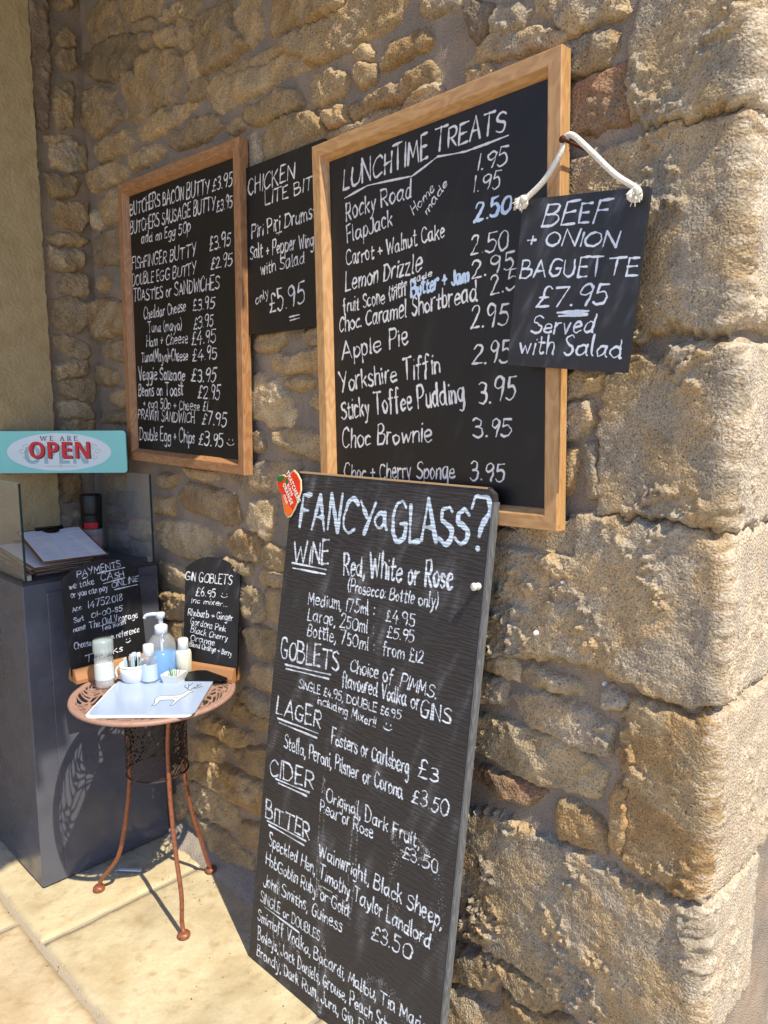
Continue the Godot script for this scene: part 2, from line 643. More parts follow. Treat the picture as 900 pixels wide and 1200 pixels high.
func build_side_wall() -> void:
	var w := thing("side_wall", "buff rendered wall with a strip of small stones at the inner corner", "wall")
	part("core", block(Vector3(0.3, 3.7, 2.6), 0.01), M.joint, w, at(INNER_X - 0.19, -0.1, 1.26))
	part("mortar", mortar_mesh(-0.02, 0.3, -0.05, 3.6, 0.016, true), M.mortar, w)
	var k := 0
	for s in RETURN_STONES:
		part("stone", stone_mesh(s[1], rng.randf_range(0.006, 0.014), 0.007, s[0], true, 500 + k), M.stone, w)
		k += 1
	# the render ends in a ragged edge
	var o := PackedVector2Array()
	o.append(Vector2(-2.55, -0.05))
	var y := -0.05
	while y < 3.6:
		o.append(Vector2(-0.196 + 0.006 * n_warp.get_noise_2d(y * 0.7, 4.0), y))
		y += 0.012
	o.append(Vector2(-0.196, 3.6))
	o.append(Vector2(-2.55, 3.6))
	# x of the outline runs along -z of the world
	part("render_coat", slab(o, 0.02), M.plaster, w, Transform3D(Basis(Vector3(0, 0, -1), Vector3(0, 1, 0), Vector3(1, 0, 0)), Vector3(INNER_X + 0.004, 0, 0)))
	var g := [0.120,3.6, 0.190,3.6, 0.190,2.8, 0.178,2.72, 0.150,2.70, 0.135,2.76, 0.118,2.95]
	part("upright_slab", stone_mesh(g, 0.02, 0.008, "m", true, 777, 0.6), M.stone, w)

func build_ground() -> void:
	var g := Node3D.new()
	g.name = "pavement"
	g.set_meta("kind", "structure")
	add_child(g)
	part("bed", block(Vector3(600, 0.5, 600), 0.01), M.joint, g, at(0, -0.510, 0))
	var rows := [[-0.02, 0.625], [0.645, 1.28], [1.3, 1.86], [1.88, 2.6], [2.62, 3.2], [3.22, 4.0]]
	var cuts := [[-3.1, -2.29, -1.45, -0.72, 0.15, 0.9, 1.7, 2.5], [-3.1, -2.445, -1.62, -0.95, -0.2, 0.62, 1.3, 2.5], [-3.1, -2.1, -1.3, -0.5, 0.3, 1.2, 2.5], [-3.1, -2.5, -1.7, -0.7, 0.1, 0.8, 1.7, 2.5], [-3.1, -2.2, -1.1, -0.3, 0.5, 1.5, 2.5], [-3.1, -2.4, -1.5, -0.4, 0.4, 1.4, 2.5]]
	for r in rows.size():
		var c: Array = cuts[r]
		for i in c.size() - 1:
			part("flagstone", flag_mesh(c[i] + 0.009, c[i + 1] - 0.009, rows[r][0], rows[r][1], 30 + r * 20 + i), M.flag, g)

func flag_mesh(x0: float, x1: float, z0: float, z1: float, seed_: int) -> ArrayMesh:
	var cell := 0.022
	var r2 := RandomNumberGenerator.new()
	r2.seed = seed_
	var nx := int((x1 - x0) / cell) + 2
	var nz := int((z1 - z0) / cell) + 2
	var st := new_st()
	st.set_smooth_group(0)
	var base := Color(0.565, 0.49, 0.33).lerp(Color(0.53, 0.44, 0.30), r2.randf()) if z0 > 0.6 else Color(0.585, 0.515, 0.345)
	var pts := []
	var cols := []
	for j in nz + 2:
		for i in nx + 2:
			var x := clampf(x0 + (x1 - x0) * (i - 1) / (nx - 1), x0, x1)
			var z := clampf(z0 + (z1 - z0) * (j - 1) / (nz - 1), z0, z1)
			var skirt: bool = i == 0 or j == 0 or i == nx + 1 or j == nz + 1
			var ed := minf(minf(x - x0, x1 - x), minf(z - z0, z1 - z))
			var y := 0.0012 * n_rock.get_noise_2d(x * 0.5 + seed_, z * 0.5) + 0.0008 * n_fine.get_noise_2d(x * 0.4, z * 0.4)
			# the riven face steps down along the bedding
			y += 0.0014 * smoothstep(-0.02, 0.02, n_tint.get_noise_2d(x * 0.45 + seed_, z * 0.45)) - 0.004
			y -= 0.003 * (1.0 - clampf(ed / 0.012, 0.0, 1.0))
			if skirt:
				y = -0.03
			var wob := Vector2(n_warp.get_noise_2d(x * 0.3, z * 0.3), n_warp.get_noise_2d(x * 0.3 + 9.0, z * 0.3)) * 0.004
			pts.append(Vector3(x + wob.x, y, z + wob.y))
			var c := base * (1.0 + 0.22 * n_tint.get_noise_2d(x * 0.3 + seed_, z * 0.3) + 0.10 * n_rock.get_noise_2d(x, z))
			c.a = 1.0
			cols.append(c)
	var w := nx + 2
	for j in nz + 1:
		for i in nx + 1:
			var a := j * w + i
			for id in [a, a + 1, a + w + 1, a, a + w + 1, a + w]:
				st.set_color(cols[id])
				st.add_vertex(pts[id])
	st.index()
	return done(st)

func build_shade_canopy() -> void:
	# unseen canopy added overhead, its edge shaped to shade the inner corner
	var c := thing("shade_canopy", "unseen boarded timber canopy added to shade the inner corner, above the chalkboards", "canopy", Vector3(-2.2, 3.5, 0))
	var n := 12
	for k in n:
		var z0 := -0.03 + 0.105 * k
		var edge := minf(-1.0 + 0.68 * (z0 - 0.1), -0.5) + 2.2
		var left := -0.84
		part("board", block(Vector3(edge - left, 0.022, 0.103), 0.003), M.wood_dark, c, at((edge + left) * 0.5, 0.0, z0 + 0.052))
	for x in [-0.75, -0.2, 0.35, 0.9]:
		part("rafter", block(Vector3(0.05, 0.09, 1.15), 0.004), M.wood_dark, c, at(x, 0.022, 0.6))

# ------------------------------------------------------------------ hand lettering
# strokes of a single-line hand; "~" marks a curved stroke; capitals are 10 units tall
const GLYPHS = {
	"A": "0,0 3.5,10 7,0/1.5,3.5 5.8,3.6", "B": "0,0 0.3,10/~0.3,10 4,10 5,8 3.5,5.6 0.4,5.3/~0.4,5.3 5,5 6,2.5 4,0.2 0,0",
	"C": "~6.3,8.5 4.5,10 1.8,9 0.2,5.5 0.8,1.8 3.2,0 6.4,1.4", "D": "0.6,0 0.6,10/~0,10 4,9.6 6.6,6.5 6.3,3 4,0.4 0,0",
	"E": "0.2,0 0.4,10/0.4,10 5,10.2/0.3,5.2 4.2,5.4/0.2,0 5,0.2", "F": "0.2,0 0.4,10/0.3,10 5.2,10.2/0.3,5.3 4.3,5.5",
	"G": "~6.4,8.6 4.6,10 1.8,9.2 0.2,5.6 0.8,1.6 3.2,0 6,1 6.4,4.4/3.8,4.4 7,4.4", "H": "0.3,0 0.3,10/6,0 6,10/0.3,5 6,5.2",
	"I": "0.5,0 0.5,10", "J": "~4.5,10 4.5,2.5 3.2,0.2 1.2,0.2 0,2", "K": "0.3,0 0.3,10/5.5,10 0.4,4.6/1.8,5.8 5.8,0",
	"L": "0.3,10 0.2,0 5,0.1", "M": "0,0 1,10 4,3 7,10 8,0", "N": "0.2,0 0.4,10 6,0 6.2,10",
	"O": "~3.4,10 1,8.6 0,5 1,1.2 3.5,0 6.2,1.4 7,5 6,8.8 3.4,10", "P": "0.3,0 0.3,10/~0.3,10 4.2,10 5.6,7.8 4.4,5.2 0.4,4.6",
	"Q": "~3.4,10 1,8.6 0,5 1,1.2 3.5,0 6.2,1.4 7,5 6,8.8 3.4,10/4.4,2.6 7.2,-0.8", "R": "0.3,0 0.3,10/~0.3,10 4.2,10 5.6,7.8 4.4,5.2 0.4,4.6/2.2,4.7 6,0",
	"S": "~5.6,8.8 3.6,10 1,8.9 1,6.6 3.2,5.2 5.4,3.8 5.2,1.2 2.8,0 0,1.2", "T": "0,10 7,10.1/3.5,10 3.4,0",
	"U": "~0.3,10 0.3,3 1.6,0.4 3.4,0 5.3,1.2 6,4 6.1,10", "V": "0,10 3.3,0 6.6,10", "W": "0,10 2.2,0 4.5,7.5 6.8,0 9,10",
	"X": "0,0 6,10/0,10 6,0", "Y": "0,10 3.2,5/6.4,10 2.4,0", "Z": "0,10 6,10 0,0 6.2,0",
	"a": "~5,4.8 3.4,6 1,5 0.2,2.4 1.6,0.1 3.8,1 5,4.6/~5,6 5,1.4 6,0", "b": "0.3,10 0.3,0/~0.3,3.8 2.4,6 4.8,4.6 4.9,1.6 2.6,0 0.4,1.2",
	"c": "~4.4,5.2 2.8,6 0.8,4.8 0.3,2.4 1.6,0.2 4.6,0.9", "d": "~4.8,4.8 3,6 0.8,4.8 0.3,2 2,0.1 4.2,1.2 4.9,4/~4.9,10 4.9,1.2 5.8,0",
	"e": "~0.4,3 4.4,3.6 4,5.6 2.2,6 0.6,4.4 0.5,1.6 2.2,0 4.8,1", "f": "~4.4,9.4 3,10 2,8.4 1.9,3 1.6,-1/0.2,5.8 4,6",
	"g": "~5,4.8 3.2,6 0.9,4.8 0.5,2.2 2.2,0.4 4.2,1.6 5,5.2/~5,6 5,-2 3.6,-4 1.2,-3.4", "h": "0.3,10 0.3,0/~0.3,3.6 2.2,6 4.2,5 4.5,0",
	"i": "0.6,5.8 0.6,0/0.6,8 0.8,8.4", "j": "~1.8,5.8 1.8,-2.4 0.6,-4 -0.6,-3.4/1.8,8 2,8.4", "k": "0.3,10 0.3,0/4,6 0.4,2.8/1.6,3.8 4.4,0",
	"l": "~0.5,10 0.5,1.2 1.4,0", "m": "0.3,6 0.3,0/~0.3,3.8 2,6 3.3,4.8 3.4,0/~3.4,3.8 5.2,6 6.6,4.8 6.8,0",
	"n": "0.3,6 0.3,0/~0.3,3.6 2.2,6 4.1,5 4.3,0", "o": "~2.6,6 0.6,4.8 0.3,2.4 2,0 4.4,1.2 4.8,4 2.6,6",
	"p": "0.3,6 0.1,-4/~0.3,4 2.4,6 4.7,4.6 4.6,1.6 2.4,0 0.3,1.4", "q": "~4.8,4.8 3,6 0.8,4.8 0.3,2 2,0.1 4.2,1.2 4.9,4/5,6 5,-4",
	"r": "0.3,6 0.3,0/~0.3,3.4 1.6,5.6 3.4,5.9", "s": "~3.8,5.2 2.2,6 0.6,5 1.4,3.5 3.4,2.4 3.4,0.6 1.6,0 0,0.8",
	"t": "~1.6,9 1.5,1.4 2.4,0 3.6,0.6/0,6 3.6,6.2", "u": "~0.3,6 0.4,1.4 2,0 4,1.6/4.4,6 4.5,0", "v": "0,6 2,0 4.2,6",
	"w": "0,6 1.6,0.2 3.2,5 4.8,0.2 6.6,6", "x": "0,6 4.2,0/4.2,6 0,0", "y": "0.2,6 2.4,0.8/~4.8,6 2,-2.6 0,-4", "z": "0,6 4,6 0,0 4.2,0",
	"0": "~3,10 0.9,8.4 0.2,5 1,1.2 3,0 5.2,1.4 5.8,5 5,8.8 3,10", "1": "1,10 0.6,0", "2": "~0.4,8 2,10 4.6,9.4 4.8,7 2.6,3.4 0.2,0.2/0.2,0.2 5.6,0.4",
	"3": "~0.5,9 2.6,10 4.8,8.6 4.2,6 2,5.3/~2,5.3 5,4.6 5.2,1.6 2.8,-0.2 0.2,1", "4": "3.6,10 0,3.4 5.8,3.6/4.2,6 3.9,-0.4",
	"5": "5.4,10 1.4,10 1,5.8/~1,5.8 3.6,6.3 5.4,4.2 4.6,1 2.2,-0.2 0.2,1", "6": "~4.6,9.8 2,7.6 0.4,3.4 1.6,0.2 4,0.4 5,2.8 3.6,4.9 1,3.8",
	"7": "0,10 5.6,10 2,0", "8": "~4.8,8.6 3,10 1,8.6 1.6,6.4 4.4,3.8 4.8,1.4 2.8,0 0.6,1.4 1.2,4 4,6.4 4.8,8.6",
	"9": "~5,8.4 3,10 0.8,8.6 0.8,6 2.8,5 4.8,6.6 5,8.4/~5,9 4.8,4 3.8,0", "£": "~5.4,8.6 3.8,10 2.2,8.6 2.2,4 0.4,0.3/0.3,0.2 5.4,0.2/0.6,4.8 4.4,4.9",
	".": "0.4,0.3 0.8,0.3", ",": "~0.8,0.6 0.6,-0.8 0,-1.8", ":": "0.4,1 0.7,1/0.4,5 0.7,5", "(": "~2,11 0.4,7 0.4,3 2,-1", ")": "~0,11 1.6,7 1.6,3 0,-1",
	"+": "2.4,6.4 2.4,1.6/0,4 4.8,4", "-": "0,4 3,4", "?": "~0,8 1,10 4,10 5,7.6 3,5 2.4,2.8/2.3,0 2.4,0.4", "!": "0.6,10 0.5,3/0.4,0.2 0.5,0.5",
	"^": "1,7 1,8.4/4,7 4,8.4/~0,4 1.5,2 3.5,2 5,4", "&": "~5,0 1,7.6 2.4,10 3.8,8 0.6,2.6 2,0 4.8,3.6",
}
var glyph_cache := {}

func glyph(ch: String) -> Array:
	# -> [strokes, width]
	if glyph_cache.has(ch):
		return glyph_cache[ch]
	var strokes := []
	var wmax := 0.0
	for part_ in GLYPHS[ch].split("/"):
		var s: String = part_
		var curved := s.begins_with("~")
		if curved:
			s = s.substr(1)
		var pts := []
		for t in s.split(" "):
			var ab := t.split(",")
			pts.append(Vector2(float(ab[0]), float(ab[1])))
			wmax = maxf(wmax, pts[-1].x)
		if curved:
			var sp := []
			for i in pts.size() - 1:
				for k in 5:
					sp.append(pts[i].cubic_interpolate(pts[i + 1], pts[maxi(i - 1, 0)], pts[mini(i + 2, pts.size() - 1)], k / 5.0))
			sp.append(pts[-1])
			pts = sp
		strokes.append(pts)
	glyph_cache[ch] = [strokes, wmax]
	return glyph_cache[ch]

func stamp(buf: PackedByteArray, w: int, h: int, c: Vector2, r: float, ink: Color, alpha: float) -> void:
	var x0 := maxi(int(c.x - r - 1.0), 0)
	var x1 := mini(int(c.x + r + 1.5), w - 1)
	var y0 := maxi(int(c.y - r - 1.0), 0)
	var y1 := mini(int(c.y + r + 1.5), h - 1)
	for y in range(y0, y1 + 1):
		for x in range(x0, x1 + 1):
			var d := Vector2(x, y).distance_to(c)
			var a := clampf(r + 0.5 - d, 0.0, 1.0) * alpha
			if a > 0.0:
				var i := (y * w + x) * 3
				buf[i] = maxi(buf[i], int(lerpf(buf[i], ink.r * 255.0, a)))
				buf[i + 1] = maxi(buf[i + 1], int(lerpf(buf[i + 1], ink.g * 255.0, a)))
				buf[i + 2] = maxi(buf[i + 2], int(lerpf(buf[i + 2], ink.b * 255.0, a)))

func pen(buf: PackedByteArray, w: int, h: int, pts: Array, r: float, ink: Color) -> void:
	var f := rng.randf() * 100.0
	for i in pts.size() - 1:
		var a: Vector2 = pts[i]
		var b: Vector2 = pts[i + 1]
		var seg_done := float(i)
		var n := maxi(int(a.distance_to(b) / maxf(r * 0.5, 0.6)), 1)
		for k in n + 1:
			var p := a.lerp(b, float(k) / n)
			var v := n_fine.get_noise_2d(p.x * 0.0007 + f, p.y * 0.0007)
			var press := 1.0 + 0.35 * sin((seg_done + float(k) / n) / maxf(pts.size() - 1, 1) * PI * 1.6 + f)
			stamp(buf, w, h, p, r * press * (1.0 + 0.25 * v), ink, clampf(0.86 + 0.5 * v, 0.4, 1.0))

func letter(buf: PackedByteArray, w: int, h: int, line: Array, k: float, ink: Color, weight: float, ink_bold: Color) -> void:
	# line: text, start x, start y, end x, end y, capital height, all in millimetres; k = pixels per millimetre
	var text: String = line[0]
	var a := Vector2(line[1], line[2]) * k
	var b := Vector2(line[3], line[4]) * k
	var cap: float = line[5] * k
	var dirx := (b - a).normalized()
	var diry := Vector2(dirx.y, -dirx.x)
	if text == "_":
		var mid := a.lerp(b, 0.5) + diry * rng.randf_range(-1.0, 1.0)
		pen(buf, w, h, [a, mid, b], weight * 1.15, ink)
		return
	var bold := text.begins_with("*")
	if bold:
		text = text.substr(1)
	var total := 0.0
	var jxs := []
	for ch in text:
		var jx := rng.randf_range(0.86, 1.18)
		jxs.append(jx)
		total += 4.4 if ch == " " else float(glyph(ch)[1]) * jx + 1.7
	total -= 1.7
	var sx := (b - a).length() / total
	var sy := cap / 10.0
	var r := clampf(cap * 0.052, weight * 0.75, weight * 1.5)
	if bold:
		r *= 1.75
	var x := 0.0
	var drift := 0.0
	var lean := rng.randf_range(0.02, 0.16)
	for ci in text.length():
		var ch := text[ci]
		if ch == " ":
			x += 4.4
			continue
		var g := glyph(ch)
		drift = clampf(drift + rng.randf_range(-0.35, 0.35), -0.7, 0.7)
		var jy := drift + rng.randf_range(-0.25, 0.25)
		var js := rng.randf_range(0.84, 1.16)
		var jx: float = jxs[ci]
		var jr := rng.randf_range(-0.07, 0.09) + lean
		var wob := rng.randf() * 90.0
		for s in g[0]:
			var pts := []
			for p in s:
				var q: Vector2 = p
				q = Vector2(q.x * jx + q.y * jr, q.y * js + jy) + Vector2(n_fine.get_noise_2d(q.x * 0.004 + wob, q.y * 0.004), n_fine.get_noise_2d(q.x * 0.004, q.y * 0.004 + wob)) * 0.55
				pts.append(a + dirx * ((x + q.x) * sx) + diry * (q.y * sy))
			pen(buf, w, h, pts, r, ink_bold if bold else ink)
		x += float(g[1]) * jx + 1.7

func board_texture(lines: Array, w_mm: float, h_mm: float, k: float, base: Color, ink: Color, weight: float, dust := 0.5, ink_bold := Color(0.78, 0.87, 0.95)) -> Image:
	var w := int(w_mm * k)
	var h := int(h_mm * k)
	# wiped chalk: low-contrast smears over the whole face
	var sw := maxi(w / 4, 4)
	var sh := maxi(h / 4, 4)
	var nz := FastNoiseLite.new()
	nz.seed = int(w_mm * 7.0 + h_mm)
	nz.frequency = 0.02
	nz.fractal_octaves = 5
	var small := PackedByteArray()
	small.resize(sw * sh * 3)
	for y in sh:
		for x in sw:
			var v := clampf(nz.get_noise_2d(x * 1.7 + y * 0.7, y * 0.45 - x * 0.25) * 1.4 + 0.1, 0.0, 1.0)
			v = v * v * dust * 0.30
			var i := (y * sw + x) * 3
			small[i] = int((base.r + v) * 255.0)
			small[i + 1] = int((base.g + v) * 255.0)
			small[i + 2] = int((base.b + v * 1.05) * 255.0)
	var img := Image.create_from_data(sw, sh, false, Image.FORMAT_RGB8, small)
	img.resize(w, h, Image.INTERPOLATE_BILINEAR)
	var buf := img.get_data()
	for l in lines:
		letter(buf, w, h, l, k, ink, weight * k, ink_bold)
	# stray chalk flecks
	for i in int(w_mm * h_mm / 9000.0 * dust):
		stamp(buf, w, h, Vector2(rng.randf() * w, rng.randf() * h), rng.randf_range(0.3, 0.9), ink, rng.randf_range(0.2, 0.7))
	return Image.create_from_data(w, h, false, Image.FORMAT_RGB8, buf)

func board_material(img: Image, rough: float) -> StandardMaterial3D:
	img.generate_mipmaps()
	var m := mat(Color.WHITE, rough)
	m.albedo_texture = ImageTexture.create_from_image(img)
	return m

# ------------------------------------------------------------------ boards on the wall
const RAIL = [[0.0, 0.0], [0.0, 0.030], [0.002, 0.0325], [0.030, 0.0325], [0.032, 0.031], [0.042, 0.016], [0.044, 0.010], [0.044, 0.004]]

func rail_mesh(a: Vector2, b: Vector2, inward_a: Vector2, inward_b: Vector2, off: float) -> ArrayMesh:
	# a mitred length of frame moulding from outer corner a to outer corner b
	var st := new_st()
	st.set_smooth_group(-1)
	var l := (b - a).length()
	var v := 0.0
	for i in RAIL.size() - 1:
		var p: Array = RAIL[i]
		var q: Array = RAIL[i + 1]
		var a0: Vector2 = a + inward_a * p[0]
		var b0: Vector2 = b + inward_b * p[0]
		var a1: Vector2 = a + inward_a * q[0]
		var b1: Vector2 = b + inward_b * q[0]
		var dv: float = Vector2(p[0], p[1]).distance_to(Vector2(q[0], q[1])) * 6.0
		quad(st, Vector3(a0.x, a0.y, p[1]), Vector3(b0.x, b0.y, p[1]), Vector3(b1.x, b1.y, q[1]), Vector3(a1.x, a1.y, q[1]), Vector2(off, v), Vector2(off + l * 1.6, v), Vector2(off + l * 1.6, v + dv), Vector2(off, v + dv))
		v += dv
	return done(st)

func framed_board(label: String, ctr: Vector3, turn: float, w: float, h: float, lines: Array, wood: Material, seed_: float) -> void:
	var t := thing("framed_chalkboard", label, "chalkboard", ctr, Basis(Vector3(0, 0, 1), turn), "framed chalkboards on the stone wall")
	var x := w * 0.5
	var y := h * 0.5
	var c := [Vector2(-x, -y), Vector2(x, -y), Vector2(x, y), Vector2(-x, y)]
	var inw := [Vector2(1, 1), Vector2(-1, 1), Vector2(-1, -1), Vector2(1, -1)]
	for i in 4:
		var k := (i + 1) % 4
		part("frame_rail", rail_mesh(c[i], c[k], inw[i], inw[k], seed_ + i * 0.37), wood, t)
	var m := 0.012
	var img := board_texture(lines, w * 1000.0, h * 1000.0, 1.45, Color(0.034, 0.034, 0.038), Color(0.90, 0.90, 0.89), 1.85, 0.3)
	var crop := img.get_region(Rect2i(int(m * 1450), int(m * 1450), img.get_width() - int(2 * m * 1450), img.get_height() - int(2 * m * 1450)))
	var o := PackedVector2Array([Vector2(-x + m, -y + m), Vector2(x - m, -y + m), Vector2(x - m, y - m), Vector2(-x + m, y - m)])
	part("board_face", slab(o, 0.006, Vector2(w - 2 * m, h - 2 * m)), board_material(crop, 0.5), t, at(0, 0, 0.004))

func arch_outline(w: float, h: float, rise: float) -> PackedVector2Array:
	var o := PackedVector2Array([Vector2(0, 0), Vector2(w, 0)])
	for k in 17:
		var u := 1.0 - k / 16.0
		o.append(Vector2(u * w, h - rise + rise * (1.0 - pow(absf(u * 2.0 - 1.0), 2.2))))
	return o

func lean_basis(angle: float, tilt: float) -> Basis:
	var ex := Vector3(cos(angle), 0, -sin(angle))
	var nz := Vector3(sin(angle), 0, cos(angle))
	var up := Vector3(0, cos(tilt), 0) - nz * sin(tilt)
	return Basis(ex, up, ex.cross(up))

func build_boards() -> void:
	framed_board("black chalkboard in brown wooden frame listing butties and toasties, above the OPEN sign", Vector3(-2.3382, 1.9518, 0.0105), -0.02158, 0.7641, 0.9962, MENU_BUTTIES, M.wood_b, 0.13)
	framed_board("black chalkboard in pale wooden frame headed LUNCHTIME TREATS", Vector3(-1.23, 1.8642, 0.0105), 0.01831, 0.7556, 0.9553, MENU_TREATS, M.wood, 0.61)
	# unframed board between them
	var t := thing("flat_chalkboard", "unframed black chalkboard headed CHICKEN between the two framed boards", "chalkboard", Vector3(-1.965, 1.875, 0.006))
	var img := board_texture(MENU_CHICKEN, 370.0, 482.0, 1.45, Color(0.028, 0.028, 0.033), Color(0.87, 0.87, 0.86), 1.8, 0.22)
	part("board_face", slab(PackedVector2Array([Vector2(0, 0), Vector2(0.37, 0), Vector2(0.37, 0.482), Vector2(0, 0.482)]), 0.012, Vector2(0.37, 0.482)), board_material(img, 0.5), t)
	# slate sign on a rope
	build_rope_sign()
	build_leaning_board()

func build_rope_sign() -> void:
	var w := 0.272
	var h := 0.328
	var ctr := Vector3(-0.806, 1.8898, 0.062)
	var b := Basis(Vector3(0, 0, 1), -0.099)
	var t := thing("hanging_sign", "small dark slate sign on white rope reading BEEF + ONION BAGUETTE", "sign", ctr, b)
	var img := board_texture(SIGN_BEEF, w * 1000, h * 1000, 2.2, Color(0.15, 0.153, 0.165), Color(0.88, 0.91, 0.94), 2.5, 0.6)
	var o := rounded_rect(w, h, 0.006, 3)
	for i in o.size():
		o[i] -= Vector2(w, h) * 0.5
	part("board_face", slab(o, 0.008, Vector2(w, h)), board_material(img, 0.55), t)
	# rope: from the front of one hole, over the nail, to the other
	var inv := Transform3D(b, ctr).affine_inverse()
	var nail := inv * Vector3(-0.832, 2.166, 0.064)
	var kl := inv * Vector3(-0.918, 2.058, 0.079)
	var kr := inv * Vector3(-0.676, 2.026, 0.079)
	var path := smooth_path([kl, kl + Vector3(0.006, 0.012, -0.006), kl.lerp(nail, 0.35) + Vector3(0.012, 0, -0.004), kl.lerp(nail, 0.75) + Vector3(0.012, 0, 0.0), nail + Vector3(-0.004, -0.004, 0), nail + Vector3(0.012, 0.001, 0), nail.lerp(kr, 0.3) + Vector3(0.002, 0.008, 0), nail.lerp(kr, 0.7) + Vector3(0, 0.004, 0), kr + Vector3(-0.004, 0.012, -0.006), kr], 6)
	part("rope", tube(path, 0.0058, 10), M.rope, t)
	for e in [kl, kr]:
		var st := new_st()
		st.set_smooth_group(0)
		var c: Vector3 = e + Vector3(0, 0, 0.006)
		# an overhand knot: a lumpy loop, then the frayed end
		var loop := []
		for k in 13:
			var a := TAU * k / 12.0
			loop.append(c + Vector3(cos(a) * 0.009, sin(a) * 0.008, 0.004 * sin(a * 2.0 + 0.6)))
		tube_into(st, loop, 0.0062, 9)
		for k in 26:
			var d := Vector3(rng.randf_range(-0.3, 1.0) if e == kr else rng.randf_range(-1.0, 0.3), rng.randf_range(-1.0, 0.45), rng.randf_range(-0.05, 0.6)).normalized()
			var l := rng.randf_range(0.010, 0.020)
			tube_into(st, smooth_path([c, c + d * l * 0.6, c + d * l + Vector3(0, -0.004, 0)], 3), 0.0014, 5, 0.0006)
		part("knot", done(st), M.rope, t)
	var nl := thing("nail", "rusty nail in the wall holding the white rope", "nail", Vector3(-0.832, 2.158, -0.02))
	part("shank", lathe([[0.0, 0.0], [0.003, 0.0], [0.003, 0.098], [0.0, 0.098]], 10), mat(Color(0.35, 0.17, 0.09), 0.8, 0.3), nl, Transform3D(Basis(Vector3(1, 0, 0), PI / 2), Vector3.ZERO))
	part("head", lathe([[0.0, 0.0], [0.007, 0.0], [0.007, 0.003], [0.0, 0.004]], 12), mat(Color(0.35, 0.17, 0.09), 0.8, 0.3), nl, Transform3D(Basis(Vector3(1, 0, 0), PI / 2), Vector3(0, 0, 0.097)))

